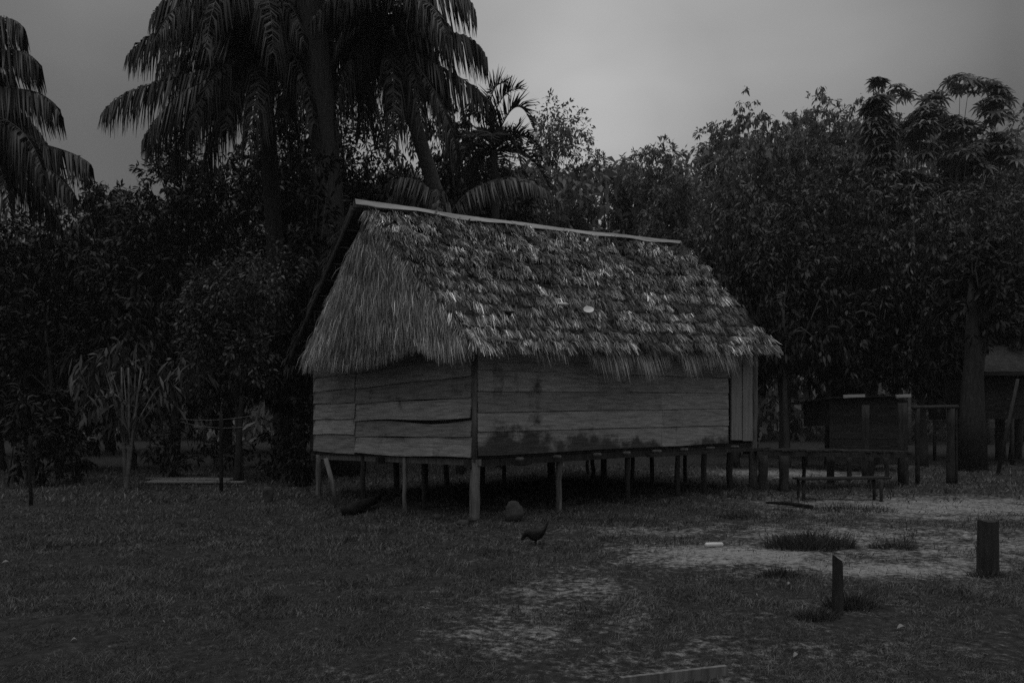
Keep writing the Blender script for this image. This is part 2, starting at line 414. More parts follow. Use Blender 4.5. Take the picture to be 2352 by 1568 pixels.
# vertical boards at the right end
mb = MB()
def vboard(x0, x1, y0, y1, off, mbb, lift=.03):
    a, c = s_at(x0), s_at(x1); Ya = pxY(a, 0)[1]; Yc = pxY(c, 0)[1]
    vs = []
    for zA, zB in ((zz(y1, Ya), zz(y1, Yc)), (zz(y0, Ya), zz(y0, Yc))):
        pa = H(a, 0, zA); pc = H(c, 0, zB)
        o3 = np.array([*fo, 0])
        vs += [pa + o3 * (off + lift), pc + o3 * (off + lift), pc + o3 * off, pa + o3 * off]
    mbb.box8(vs)
vboard(1677, 1700.5, 800, 1010, .01, mb); vboard(1702, 1724, 795, 1012, .022, mb)
o = mb.build('end_boards', M['plank_pale'], hut); o['label'] = 'pale vertical boards closing the right end'
mb = MB(); vboard(1725, 1737, 800, 1015, -.04, mb); mb.build('shadow_board', M['post_dark'], hut)  # dark strip standing in for the shade of the gap beside the end post
# left wall: wide bay and narrow bay
tS = t_at(818); YS = pxY(0, tS)[1]; tL = 5.09; YL = pxY(0, tL)[1]
wide = [(1052, 1040), (1002, 1002), (960, 966), (911, 926), (862, 892), (815, 858), (775, 826)]
rows = [(zz(a, YC), zz(b_, YS)) for a, b_ in wide]
mb = MB(); plank_wall(rows, H(0, .05, 0)[:2], H(0, tS - .02, 0)[:2], lo_, mb, nseg=24, warp=.022, lap=.03, dip=(1, .30, .075))
nar = [(1043, 1035), (997, 996), (961, 963), (924, 927), (891, 900), (858, 868), (826, 838), (790, 805)]
rows = [(zz(a, YS), zz(b_, YL)) for a, b_ in nar]
plank_wall(rows, H(0, tS + .02, 0)[:2], H(0, tL, 0)[:2], lo_, mb, nseg=12, lap=.024)
mb.build('side_wall', M['plank'], hut)
# battens at the bay joint
# far walls
rows = [(1.12 + .32 * k_, 1.2 + .32 * k_) for k_ in range(7)]
mb = MB(); plank_wall(rows, H(0, 5.1, 0)[:2], H(8.0, 5.1, 0)[:2], -fo, mb); mb.build('back_wall', M['plank'], hut)
mb = MB(); plank_wall(rows, H(8.05, .1, 0)[:2], H(8.05, 5.0, 0)[:2], -lo_, mb); mb.build('gable_wall', M['plank'], hut)
# floor
zC, zRr, zLl = 1.03, 1.12, .95
def fz(s, t): return zC + (zRr - zC) * s / 8.06 + (zLl - zC) * t / 5.09
mb = MB()
nb = 22
for i in range(nb):
    s0, s1 = 8.06 * i / nb + .006, 8.06 * (i + 1) / nb - .006
    mb.box8([H(s0, .02, fz(s0, 0)), H(s1, .02, fz(s1, 0)), H(s1, 5.06, fz(s1, 5.06)), H(s0, 5.06, fz(s0, 5.06)),
             H(s0, .02, fz(s0, 0) + .03), H(s1, .02, fz(s1, 0) + .03), H(s1, 5.06, fz(s1, 5.06) + .03), H(s0, 5.06, fz(s0, 5.06) + .03)])
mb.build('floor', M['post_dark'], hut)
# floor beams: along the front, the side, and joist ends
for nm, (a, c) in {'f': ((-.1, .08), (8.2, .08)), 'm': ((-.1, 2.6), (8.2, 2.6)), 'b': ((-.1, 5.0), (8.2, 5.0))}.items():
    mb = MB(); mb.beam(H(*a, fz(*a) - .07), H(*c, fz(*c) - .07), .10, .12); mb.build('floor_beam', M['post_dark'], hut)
mb = MB(); mb.beam(H(.07, -.05, fz(0, 0) - .055), H(.07, 5.2, fz(0, 5.2) - .055), .06, .10); mb.build('floor_beam', M['post'], hut)
for s_ in (.9, 1.75, 2.75, 3.55, 4.4, 5.3, 6.2, 7.1):
    mb = MB(); mb.tube([H(s_, -.12 - .05 * rng.rand(), fz(s_, 0) - .035), H(s_, 5.2, fz(s_, 5.2) - .035)], .03, 7); mb.build('joist', M['post'], hut, True)
# ledge pole in front of the right half
mb = MB(); a = s_at(1468); c = s_at(1740)
mb.beam(H(a, -.22, zz(1046, pxY(a, -.22)[1])), H(c + .1, -.22, zz(1030, pxY(c, -.22)[1])), .09, .06); mb.build('ledge_beam', M['post_dark'], hut)

def hpost(s, t, r, lean=(0, 0), material='post_dark', top=None, square=False, label=None):
    ft = H(s, t, 0); ft[2] = gz(ft[0], ft[1]) - .15
    tp = H(s + lean[0], t + lean[1], fz(s, t) - .01 if top is None else top)
    mb = MB()
    n = 5
    pts = [ft + (tp - ft) * i / n + np.array([rng.normal(0, .008), rng.normal(0, .008), 0]) * (0 < i < n) for i in range(n + 1)]
    mb.tube(pts, [r * rng.uniform(.93, 1.07) for _ in pts], 6 if square else 9, .05)
    o = mb.build('stilt', M[material], hut, True)
    if label: o['label'] = label
    return o
hpost(0.05, 0.05, .085, material='post', label='thick pale corner stilt')
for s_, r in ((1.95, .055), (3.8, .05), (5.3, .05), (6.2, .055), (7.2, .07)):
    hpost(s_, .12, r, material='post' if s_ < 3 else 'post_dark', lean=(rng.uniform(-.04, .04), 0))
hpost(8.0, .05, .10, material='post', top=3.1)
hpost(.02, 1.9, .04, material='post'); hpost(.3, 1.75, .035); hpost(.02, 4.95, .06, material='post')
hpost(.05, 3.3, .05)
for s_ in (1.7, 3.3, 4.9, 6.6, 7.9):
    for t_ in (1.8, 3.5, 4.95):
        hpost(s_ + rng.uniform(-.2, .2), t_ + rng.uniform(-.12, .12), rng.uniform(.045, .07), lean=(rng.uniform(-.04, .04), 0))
# wall posts at corners
for (s_, t_, r, mt) in ((.02, .02, .045, 'post'), (.03, 5.06, .045, 'post_dark'), (8.05, 5.06, .06, 'post_dark')):
    mb = MB(); mb.tube([H(s_, t_, fz(s_, t_) - .05), H(s_, t_, 2.95)], r, 8, .04); mb.build('wall_post', M[mt], hut, True)

# roof planes -----------------------------------------------------
RA = H(-.42, 2.55, 5.38); RB = H(8.63, 2.55, 6.12)          # ridge
EA = H(-.42, -.47, 2.70); EB = H(7.98, -.45, 3.17)          # front eave
BA = H(-.62, 5.05, 2.78); BB = H(8.4, 5.7, 3.1)            # back eave
RAb = H(-.62, 2.60, 5.42)
def surf(A0, A1, B0, B1):
    A0, A1, B0, B1 = map(np.array, (A0, A1, B0, B1))
    n = nrm(np.cross(A1 - A0, B0 - A0))
    if n[2] < 0: n = -n
    def f(a, d):
        a = np.asarray(a)[..., None]; d = np.asarray(d)[..., None]
        return (A0 * (1 - a) + A1 * a) * (1 - d) + (B0 * (1 - a) + B1 * a) * d
    return f, n
ff, fn = surf(RA, RB, EA, EB)
bf, bn = surf(RAb, RB, BA, BB)
def slab(f, n, nu, nv, thick, amp, name, parent, material, d1=.985):
    a, d = np.meshgrid(np.linspace(0, 1, nu), np.linspace(0, d1, nv))
    top = f(a, d) + n * (rng.normal(0, amp, a.shape)[..., None])
    bot = f(a, d) - n * thick
    V = np.concatenate([top.reshape(-1, 3), bot.reshape(-1, 3)]); m = nu * nv
    ii, jj = np.meshgrid(np.arange(nu - 1), np.arange(nv - 1)); k = (jj * nu + ii).ravel()
    q = [np.stack([k, k + nu, k + nu + 1, k + 1], 1), np.stack([k, k + 1, k + nu + 1, k + nu], 1) + m]
    e = np.concatenate([np.arange(nu), np.arange(1, nv) * nu + nu - 1, (nv - 1) * nu + np.arange(nu - 2, -1, -1), np.arange(nv - 2, 0, -1) * nu])
    e2 = np.roll(e, -1); q.append(np.stack([e, e2, e2 + m, e + m], 1))
    return link(name, raw_mesh(name, V, np.concatenate(q)), material, parent)
NC = 12
def fstep(a, d): return (d * NC) % 1.0
def slab_step():
    dv = []
    for c in range(NC): dv += [(c + q) / NC for q in (.0, .3, .6, .85, .995)]
    dv = np.array(dv) * .985; na = 150
    a, d = np.meshgrid(np.linspace(0, 1, na), dv)
    fr = np.tile(np.array([0, .3, .6, .85, 1.0]), NC)[:, None]
    wob = np.stack([smooth1(na, 8) * .07 + smooth1(na, 2) * .05 for _ in range(NC)]).repeat(5, 0) / NC
    top = ff(a, np.clip(d + wob * (fr > .1) * (fr < 1.2), 0, .99)) + fn * (-.03 + .12 * fr * (1 + .35 * rng.normal(0, 1, a.shape)))[..., None]
    bot = ff(a, d) - fn * .08
    nv, nu = a.shape; m = nu * nv; V = np.concatenate([top.reshape(-1, 3), bot.reshape(-1, 3)])
    ii, jj = np.meshgrid(np.arange(nu - 1), np.arange(nv - 1)); k = (jj * nu + ii).ravel()
    q = [np.stack([k, k + nu, k + nu + 1, k + 1], 1), np.stack([k, k + 1, k + nu + 1, k + nu], 1) + m]
    e = np.concatenate([np.arange(nu), np.arange(1, nv) * nu + nu - 1, (nv - 1) * nu + np.arange(nu - 2, -1, -1), np.arange(nv - 2, 0, -1) * nu])
    e2 = np.roll(e, -1); q.append(np.stack([e, e2, e2 + m, e + m], 1))
    return link('front_thatch', raw_mesh('front_thatch', V, np.concatenate(q)), M['thatch_base'], hut)
def smooth1(n, k, g=rng):
    a = g.normal(0, 1, n + 2 * k); ker = np.hanning(2 * k + 3)[1:-1]; ker /= ker.sum()
    r = np.convolve(a, ker, 'valid')[:n]; return r / (r.std() + 1e-9)
roof = slab_step()

# loose leaf courses over the front slope
down = nrm(ff(.5, 1.) - ff(.5, 0.)); along = nrm(ff(1., .5) - ff(0., .5))
RT = Ribbons()
for c in range(NC):
    wob = smooth1(400, 9) * (.008 if c < NC * .5 else .004) + smooth1(400, 40) * .006
    bright = np.clip(1 + .5 * smooth1(400, 14), .35, 2.0)          # whole stretches of a course are more bleached
    upper = c < NC * .5
    per = 230 if upper else 280
    # (0) flat dark stalks lying on the course, (1) lifted bleached tips hanging over its lower edge
    for layer, reps in ((0, 8), (1, 13)):
        tl = np.sort(rng.uniform(-.004, 1.004, per))
        lift_ = np.clip(rng.normal(.05 if layer else .015, .05 if upper else .035, per), .0, .2)
        sk_ = rng.normal(0, .45 if upper else .22, per); len_ = rng.uniform(.6, 1.3, per)
        ton = np.clip(rng.lognormal(-.1, .5, per), .2, 1.9)
        for kq in range(reps):
            a = np.clip(tl + rng.normal(0, .0034, per), -.006, 1.008)
            idx = np.clip((a * 399).astype(int), 0, 399)
            d = (c + (.15 + .4 * rng.rand(per) if layer == 0 else (.80 if upper else .84) + rng.normal(0, .10 if upper else .05, per))) / NC + wob[idx]
            p0 = ff(a, np.clip(d, .004, .975)) + fn * (.03 + .03 * layer + rng.uniform(0, .03, per))[:, None]
            dr = nrm(down + along * (sk_ + rng.normal(0, .16, per) + (.3 * (a - .35) if c > 6 else 0))[:, None])
            ln = (.28 if layer == 0 else .19 if upper else .24) * len_ * rng.uniform(.7, 1.3, per)
            lift = lift_ * rng.uniform(.3, 1.3, per)
            p1 = p0 + dr * (ln * .5)[:, None] + fn * lift[:, None]
            d2 = nrm(dr + np.array([0, 0, -1.]) * (rng.uniform(-.1, .9, per) * layer)[:, None] + along * rng.normal(0, .15, per)[:, None])
            p2 = p1 + d2 * (ln * .5)[:, None]
            side = nrm(np.cross(dr, fn) + fn * rng.normal(0, .45, per)[:, None]); w_ = rng.uniform(.003, .0075, per)
            tb = ton * bright[idx] * np.clip(rng.lognormal(-.1, .55, per), .2, 2.6)
            tn3 = np.stack([.10 + 0 * tb, .42 * tb, 1.15 * tb], 1) if layer else np.stack([.14 + 0 * tb, .2 * tb, .3 * tb], 1)
            RT.add(p0, p1, p2, side, w_ * .7, w_, w_ * .25, tn3)
# hanging eave fringe
n = 5200
a = rng.uniform(-.004, 1.004, n); env = 1 + .5 * np.interp(a, np.linspace(0, 1, 60), smooth1(60, 2))
env = np.clip(env, .3, 1.45) * np.interp(a, [0, .05, .2, .5, .9, 1], [.6, .8, .95, 1.25, 1.1, .6])
p0 = ff(a, rng.uniform(.9, .985, n)) + fn * rng.uniform(-.06, .04, n)[:, None]
ln = .34 * env * rng.uniform(.5, 1.25, n)
dr = nrm(down * 1.0 + np.array([0, 0, -.55]) + along * (rng.normal(.08, .2, n) + .22 * (a - .3))[:, None])
p1 = p0 + dr * (ln * .55)[:, None]
d2 = nrm(dr + np.array([0, 0, -.9])); p2 = p1 + d2 * (ln * .5)[:, None]
side = nrm(np.cross(dr, fn) + rng.normal(0, .35, (n, 3))); w_ = rng.uniform(.0025, .007, n)
tb = np.clip(rng.lognormal(-.1, .5, n), .25, 2.2); RT.add(p0, p1, p2, side, w_ * .8, w_, w_ * .15, np.stack([.6 * tb, .8 * tb, .7 * tb], 1))
# right verge tufts
n = 500; d = rng.uniform(.02, 1, n); p0 = ff(np.full(n, .993), d); dr = nrm(down + along * rng.uniform(.05, .5, n)[:, None]); ln = rng.uniform(.15, .32, n)
p1 = p0 + dr * (ln * .5)[:, None] + fn * rng.uniform(0, .05, n)[:, None]; p2 = p1 + nrm(dr + np.array([0, 0, -.4])) * (ln * .5)[:, None]
RT.add(p0, p1, p2, nrm(np.cross(dr, fn) + rng.normal(0, .4, (n, 3))), .01, .011, .002, np.full((n, 3), .7))
# the child sits in world coordinates: undo the parent offset chain
def reparent_fix(o): o.location = (0, 0, 0)

# near verge: leaves wrapped over the left edge of the slope
n = 2600; d = rng.uniform(.02, .99, n); p0 = ff(rng.uniform(-.004, .012, n), d) + fn * rng.uniform(.0, .05, n)[:, None]
dr = nrm(down * .8 + np.array([lo_[0], lo_[1], -.35]) * rng.uniform(.1, 1.1, n)[:, None] + rng.normal(0, .2, (n, 3))); ln = rng.uniform(.15, .34, n)
p1 = p0 + dr * (ln * .5)[:, None] + fn * rng.uniform(0, .04, n)[:, None]; p2 = p1 + nrm(dr + np.array([0, 0, -.6])) * (ln * .5)[:, None]
tb = np.clip(rng.lognormal(-.5, .6, n), .15, 1.8); w_ = rng.uniform(.0028, .006, n)
RT.add(p0, p1, p2, nrm(np.cross(dr, fn) + rng.normal(0, .4, (n, 3))), w_, w_, w_ * .2, np.stack([.4 * tb, .7 * tb, .9 * tb], 1))
# gable skirt on the left end
link('thatch_leaves', RT.mesh('thatch_leaves'), M['thatch'], roof).location = (0, 0, 0)
AP = H(-.30, 2.45, 5.30); SF = H(-.56, -.40, 2.76); SB = H(-.52, 4.42, 2.88)
def gf(a, d):   # a: 0 back rake .. 1 front rake ; d: 0 apex .. 1 eave
    a = np.asarray(a, float)[..., None]; d = np.asarray(d, float)[..., None]
    base = SB * (1 - a) + SF * a
    p = AP * (1 - d) + base * d
    bul = .34 * np.sin(np.pi * np.clip(d, 0, 1)) * np.sin(np.pi * np.clip(a, 0, 1))
    return p + np.array([lo_[0], lo_[1], 0]) * bul
gn = np.array([lo_[0], lo_[1], .25]); gn = gn / np.linalg.norm(gn)
skirt = slab(gf, gn, 30, 26, .06, .02, 'gable_thatch', hut, M['thatch_base'], d1=.96)
RG = Ribbons()
n = 26000
d = np.sqrt(rng.uniform(.002, 1, n)); a = rng.uniform(-.01, 1.02, n)
p0 = gf(a, np.minimum(d, .965)) + gn * rng.uniform(.0, .07, n)[:, None]
edge = np.interp(a, [0, .45, .62, .8, .9, 1], [1, 1, .8, .45, .9, 1.0])
base = SB * (1 - a[:, None]) + SF * a[:, None]
dr = nrm(nrm(base - AP) * .7 + np.array([0, 0, -1.]) * .6 + rng.normal(0, .17, (n, 3)))
ln = rng.uniform(.22, .5, n) * np.where(d > .85, edge, 1)
p1 = p0 + dr * (ln * .5)[:, None] + gn * rng.uniform(0, .05, n)[:, None]
p2 = p1 + nrm(dr + np.array([0, 0, -.5])) * (ln * .5)[:, None]
side = nrm(np.cross(dr, gn) + gn * rng.normal(0, .4, n)[:, None]); w_ = rng.uniform(.002, .0055, n)
tb = np.clip(rng.lognormal(-.35, .65, n), .15, 2.6) * (.7 + .5 * d + .22 * np.sin(d * 23 + 3 * np.sin(a * 4))); RG.add(p0, p1, p2, side, w_ * .8, w_, w_ * .2, np.stack([.5 * tb, .8 * tb, .9 * tb], 1))
link('gable_leaves', RG.mesh('gable_leaves'), M['thatch'], skirt).location = (0, 0, 0)
# back slope with battens showing under its overhang
back = slab(bf, bn, 40, 20, .06, .02, 'back_thatch', hut, M['thatch_base'], d1=1.0)
n = 3500; RB_ = Ribbons(); a = rng.uniform(0, 1, n); d = rng.uniform(.02, .99, n); bd = nrm(bf(.5, 1.) - bf(.5, 0.))
p0 = bf(a, d) + bn * .02; dr = nrm(bd + rng.normal(0, .2, (n, 3))); p1 = p0 + dr * .22 + bn * rng.uniform(0, .08, n)[:, None]; p2 = p1 + nrm(dr + np.array([0, 0, -.3])) * .2
RB_.add(p0, p1, p2, nrm(np.cross(dr, bn)), .012, .02, .004, np.full((n, 3), .6))
link('back_leaves', RB_.mesh('back_leaves'), M['thatch'], back).location = (0, 0, 0)
for i in range(9):
    d = .12 + i * .1
    mb = MB(); mb.tube([bf(.0, d) - bn * .085, bf(.16, d) - bn * .085], .014, 6); mb.build('batten', M['post'], hut, True)
mb = MB(); mb.tube([RAb - bn * .1, BA - bn * .1], .035, 7); mb.build('rafter', M['post_dark'], hut, True)
# ridge sheet: a long bent pale sheet, lightly sagged, in three lapped lengths
mb = MB()
ends = [(.0, .40), (.385, .72), (.705, 1.0)]
LA = H(-.60, 2.52, 5.52); LB = H(8.72, 2.52, 6.26)
fh = nrm(np.array([fo[0], fo[1], 0]))
for q, (f0, f1) in enumerate(ends):
    vs = []; m = 18
    for i in range(m + 1):
        f = f0 + (f1 - f0) * i / m
        c = LA + (LB - LA) * f + np.array([0, 0, -.05 * math.sin(math.pi * f) + .007 * math.sin(f * 17 + q) + rng.normal(0, .002)])
        wv = .12 + .012 * math.sin(f * 19 + q) - .05 * (abs(f - .5) * 2) ** 3
        c = c + np.array([0, 0, .004 * q])
        wv *= .85; vs += [c + fh * wv + np.array([0, 0, -.085 - .014 * math.sin(f * 31) + rng.normal(0, .004)]), c + fh * .03 + np.array([0, 0, 0.005]), c - fh * .03 + np.array([0, 0, .0]), c - fh * wv + np.array([0, 0, -.10])]
    nv = len(vs); vs2 = [p - np.array([0, 0, .004]) for p in vs]
    fs = []
    for i in range(m):
        for j in range(3):
            k = i * 4 + j; fs.append((k, k + 4, k + 5, k + 1)); fs.append((k + nv, k + 1 + nv, k + 5 + nv, k + 4 + nv))
        for j in (0, 3):
            k = i * 4 + j; fs.append((k, k + nv, k + 4 + nv, k + 4))
    mb.add(vs + vs2, fs)
o = mb.build('ridge_cap', M['metal'], hut); o['label'] = 'pale sheet folded over the ridge'

# ray to front roof plane, for the things lying on the thatch
def on_roof(px, py, lift=.09):
    o = np.array([0, 0, EYE]); d = P(px, py, 1.0) - o; p = ff(.5, .5)
    t = np.dot(p - o, fn) / np.dot(d, fn); return o + d * t + fn * lift
def disc(cpt, nn, ax, ra, rb, h, name, material, label, cat, dish=.35):
    nn = nrm(np.array(nn)); ax = nrm(ax - nn * np.dot(ax, nn)); bx = np.cross(nn, ax)
    vs = []; fs = []; m = 24; prof = [(0, -.2), (.75, 0), (1, .8), (1.03, 1), (.98, 1), (.72, dish), (0, dish * .6)]
    for r, z in prof:
        for j in range(m):
            t = 2 * math.pi * j / m; vs.append(cpt + ax * (ra * r * math.cos(t)) + bx * (rb * r * math.sin(t)) + nn * (h * z))
    for i in range(len(prof) - 1):
        for j in range(m): fs.append((i * m + j, i * m + (j + 1) % m, (i + 1) * m + (j + 1) % m, (i + 1) * m + j))
    mb = MB(); mb.add(vs, fs)
    return thing(name, mb, M[material], cpt - nn * h * .2, label, cat, smooth=True)
tn = nrm(fn + np.array([0, -.7, .2]))
disc(on_roof(1340, 733, .2), tn, along, .105, .075, .02, 'plate', 'white', 'bright white oval plate lying on the lower thatch', 'plate')
cc = on_roof(1283, 722, .2); mb = MB()
vs = []
mb.tube([cc + along * x + fn * (.02 * math.cos(x * 9)) - down * (x * x * 1.2) for x in np.linspace(-.14, .14, 9)], [.006, .02, .028, .03, .03, .03, .028, .02, .006], 8)
thing('palm_spathe', mb, M['white'], cc, 'narrow pale curved husk on the thatch left of the white plate', 'husk', smooth=True)
cc = on_roof(1158, 738, .17); mb = MB()
mb.tube([cc + along * x + fn * .05 * abs(x) * 4 for x in np.linspace(-.12, .12, 7)], [.01, .025, .03, .03, .03, .022, .008], 7)
thing('stick', mb, M['char'], cc, 'short dark stick caught on the thatch near the eave corner', 'stick', smooth=True)
# rafter end poking out at the eave corner
mb = MB(); mb.beam(H(-.25, -.62, 2.86), H(.35, -.55, 2.84), .05, .035); mb.build('eave_batten', M['plank_pale'], hut)

# leaning pole against the floor on the left
a = G(776, 1166); b2 = P(748, 1052, a[1] - .1)
mb = MB(); mb.tube([a - np.array([0, 0, .1]), (a + b2) / 2 + np.array([.01, 0, 0]), b2], [.042, .045, .04], 8, .05)
thing('pole', mb, M['post'], a, 'pale pole leaning beside the outer left stilt of the hut', 'pole', smooth=True)

# ------------------------------------------------------------------ walkway, bench, shed, gate, second hut
def simple_post(px, foot_py, top_py, wpx, name, parent=None, material='post_dark', lean_px=0, sides=8):
    a = G(px, foot_py); r = wpx / F * a[1] / 2
    t = P(px + lean_px, top_py, a[1]); a2 = a - np.array([0, 0, .12])
    mb = MB(); pts = [a2 + (t - a2) * i / 5 + (np.array([rng.normal(0, .01), 0, 0]) if 0 < i < 5 else 0) for i in range(6)]
    mb.tube(pts, [r * rng.uniform(.9, 1.08) for _ in pts], sides, .06)
    return mb, a
wy = G(1800, 1128)[1]
walk = empty('walkway', GY(1900, wy), 'raised dark plank walkway running right from the hut', 'walkway')
a = P(1738, 1035, wy); c = P(2095, 1040, wy + .5)
mb = MB(); L_ = c - a; nP = 26; back_off = np.array([.05, 1.0, 0])
for i in range(nP):
    f0, f1 = i / nP + .002, (i + 1) / nP - .002; j_ = rng.uniform(-.05, .05); dz = rng.normal(0, .006)
    p = [a + L_ * f0 + np.array([0, j_, dz]), a + L_ * f1 + np.array([0, j_, dz]), a + L_ * f1 + back_off + np.array([0, j_, dz]), a + L_ * f0 + back_off + np.array([0, j_, dz])]
    mb.box8(p + [q + np.array([0, 0, .035]) for q in p])
mb.build('deck', M['post_dark'], walk)
for yo in (.04, .92):
    mb = MB(); mb.beam(a + np.array([0, yo, -.06]), c + np.array([0, yo, -.06]), .08, .10); mb.build('bearer', M['post_dark'], walk)
for px, fy, wpx in ((1752, 1128, 24), (1800, 1128, 22), (1846, 1118, 9), (1908, 1112, 18), (1950, 1105, 12), (2000, 1108, 14), (2036, 1104, 10), (2078, 1112, 16)):
    mb, g = simple_post(px, fy, 1046, wpx, 'p'); mb.build('post', M['post_dark'], walk, True)
# bench
by = G(1850, 1150)[1]
bench = empty('bench', GY(1935, by), 'low rough plank bench standing in front of the walkway', 'bench')
a = P(1836, 1100, by); c = P(2040, 1097, by + .2)
mb = MB()
for q in range(3):
    of = np.array([0, .14 * q, rng.normal(0, .004)]); mb.beam(a + of, c + of, .125, .035)
mb.build('seat', M['shed'], bench)
for px in (1846, 2024):
    for yo in (.0, .28):
        p = P(px, 1102, by + .02); g = np.array([p[0], p[1] + yo, float(gz(p[0], p[1])) - .1]); mb = MB(); mb.tube([g, (p[0], p[1] + yo, p[2])], .03, 7, .05); mb.build('leg', M['post_dark'], bench, True)
# small shed behind
sy = 21.5
shed = empty('shed', GY(1995, sy), 'small dark board shed with a pale roof edge behind the walkway', 'shed')
def face(px0, px1, y0, y1, Y0, Y1, n, mb, vert=False):
    for i in range(n):
        f0, f1 = i / n, (i + 1) / n - .02 / n * 2
        if vert:
            a = P(px0 + (px1 - px0) * f0, y1, Y0 + (Y1 - Y0) * f0); c = P(px0 + (px1 - px0) * f1, y1, Y0 + (Y1 - Y0) * f1); t = zz(y0, Y0) - zz(y1, Y0)
            th = np.array([0, .03 + .01 * (i % 2), 0])
            mb.box8([a, c, c + th, a + th] + [q + np.array([0, 0, t]) for q in (a, c, c + th, a + th)])
        else:
            ya, yb = y1 + (y0 - y1) * f0, y1 + (y0 - y1) * f1; off = np.array([0, .012 * (i % 2), 0])
            q = [P(px0, ya, Y0) + off, P(px1, ya, Y1) + off, P(px1, ya, Y1) + np.array([0, .04, 0]), P(px0, ya, Y0) + np.array([0, .04, 0])]
            h = zz(yb, Y0) - zz(ya, Y0); mb.box8(q + [p_ + np.array([0, 0, h]) for p_ in q])
mb = MB(); face(1906, 2086, 918, 1042, sy, sy + .3, 7, mb); mb.build('front_wall', M['shed'], shed)
x0 = P(1906, 1000, sy)[0]; x1 = P(2086, 1000, sy + .3)[0]
mb = MB(); mb.beam((x0 + .02, sy + 1.0, 1.5), (x0 + .02, sy + 1.02, 2.28), 1.9, .03, up=(1, 0, 0)); mb.build('side_wall', M['shed'], shed)
mb = MB(); a = P(1900, 914, sy - .25); c = P(2098, 909, sy + .1)
mb.box8([a, c, c + np.array([0, 2.4, -.1]), a + np.array([0, 2.4, -.1])] + [q + np.array([0, 0, .03]) for q in (a, c, c + np.array([0, 2.4, -.1]), a + np.array([0, 2.4, -.1]))]); mb.build('roof', M['shed'], shed)
for (p0, p1_) in ((1937, 1986), (2058, 2092)):
    mb = MB(); mb.beam(P(p0, 910, sy - .3), P(p1_, 908, sy - .3), .05, .09); mb.build('roof_edge', M['metal'], shed)
for px in (1910, 2080):
    for yo in (0.05, 1.9):
        p = P(px, 1040, sy); mb = MB(); mb.tube([(p[0], sy + yo, .0), (p[0], sy + yo, p[2] + .05)], .06, 7, .05); mb.build('stilt', M['post_dark'], shed, True)
mb, g = simple_post(1988, 1098, 930, 16, 'p'); thing('standing_post', mb, M['post_dark'], g, 'dark upright post in front of the small shed wall', 'post', 'bare posts around the shed', True)
mb, g = simple_post(2073, 1112, 925, 20, 'p'); thing('standing_post', mb, M['post_dark'], g, 'dark upright post at the right corner of the small shed', 'post', 'bare posts around the shed', True)
# gate frame
g1, g2 = G(2108, 1112), G(2188, 1112)
gate = empty('gate_frame', (g1 + g2) / 2, 'open frame of two posts and a crossbeam right of the shed', 'frame')
for px, wpx, mt in ((2108, 10, 'shed'), (2183, 17, 'post_dark'), (2196, 7, 'shed')):
    mb, g = simple_post(px, 1112, 938, wpx, 'p'); mb.build('post', M[mt], gate, True)
mb = MB(); mb.tube([P(2096, 936, g1[1]), P(2200, 934, g2[1])], .05, 8, .05); mb.build('crossbeam', M['post_dark'], gate, True)
# second hut, at the right edge of the clearing
hy = 24.0
hut2 = empty('stilt_hut', GY(2330, hy), 'dim far hut on stilts at the right edge behind a pale trunk', 'hut')
mb = MB(); face(2252, 2500, 868, 962, hy, hy + .8, 6, mb); mb.build('front_wall', M['shed'], hut2)
xl = P(2252, 900, hy)[0]; zl, zh = zz(962, hy), zz(868, hy)
mb = MB(); mb.box8([(xl, hy + .05, zl), (xl + .04, hy + .05, zl), (xl + .04, hy + 3, zl), (xl, hy + 3, zl), (xl, hy + .05, zh), (xl + .04, hy + .05, zh), (xl + .04, hy + 3, zh), (xl, hy + 3, zh)]); mb.build('side_wall', M['shed'], hut2)
mb = MB(); a = P(2238, 862, hy - .5); c = P(2520, 858, hy + .3); r1 = P(2275, 790, hy + 1.8); r2 = P(2500, 786, hy + 2.2); bk = np.array([0, 4.2, 0])
for A_, B_, C_, D_ in ((a, c, r2, r1), (a + bk, c + bk, r2, r1)):
    mb.box8([A_, B_, C_, D_] + [q + np.array([0, 0, .12]) for q in (A_, B_, C_, D_)])
mb.build('roof', M['thatch_base'], hut2)
mb = MB(); face(2262, 2350, 853, 862, hy - .55, hy - .3, 1, mb); mb.build('eave_board', M['shed'], hut2)
for px in (2260, 2330, 2420):
    for yo in (.1, 2.8):
        p = P(px, 962, hy); mb = MB(); mb.tube([(p[0], hy + yo, 0), (p[0], hy + yo, zl + .02)], .06, 7, .05); mb.build('stilt', M['post_dark'], hut2, True)
a = G(2290, 1090); mb = MB(); mb.tube([a - np.array([0, 0, .1]), P(2338, 870, a[1])], [.05, .04], 8, .05)
thing('pole', mb, M['post_dark'], a, 'dark pole slanting in front of the far right hut', 'pole', smooth=True)

# stumps in the foreground
def stump(px, foot, top, wpx, sides, cut, label):
    a = G(px, foot); r = wpx / F * a[1] / 2; t = P(px, top, a[1]); mb = MB(); n = 12
    vs = []; lev = 7
    ph = rng.uniform(-.12, .12, n)
    for i in range(lev):
        f = i / (lev - 1)
        for j in range(n):
            an = 2 * math.pi * j / n; rr = r * (1.08 - .1 * f + .25 * max(0, .12 - f)) * (1 + ph[j] + rng.normal(0, .015))
            x, y = rr * math.cos(an), rr * math.sin(an); z = (t[2] - a[2] + .1) * f - .1
            if i == lev - 1: z += cut * x / r + rng.normal(0, .006)
            vs.append(a + np.array([x, y, z]))
    fs = [(i * n + j, i * n + (j + 1) % n, (i + 1) * n + (j + 1) % n, (i + 1) * n + j) for i in range(lev - 1) for j in range(n)] + [tuple((lev - 1) * n + j for j in range(n))]
    mb.add(vs, fs); return thing('stump_post', mb, M['post_dark'], a, label, 'post', 'cut posts in the clearing')
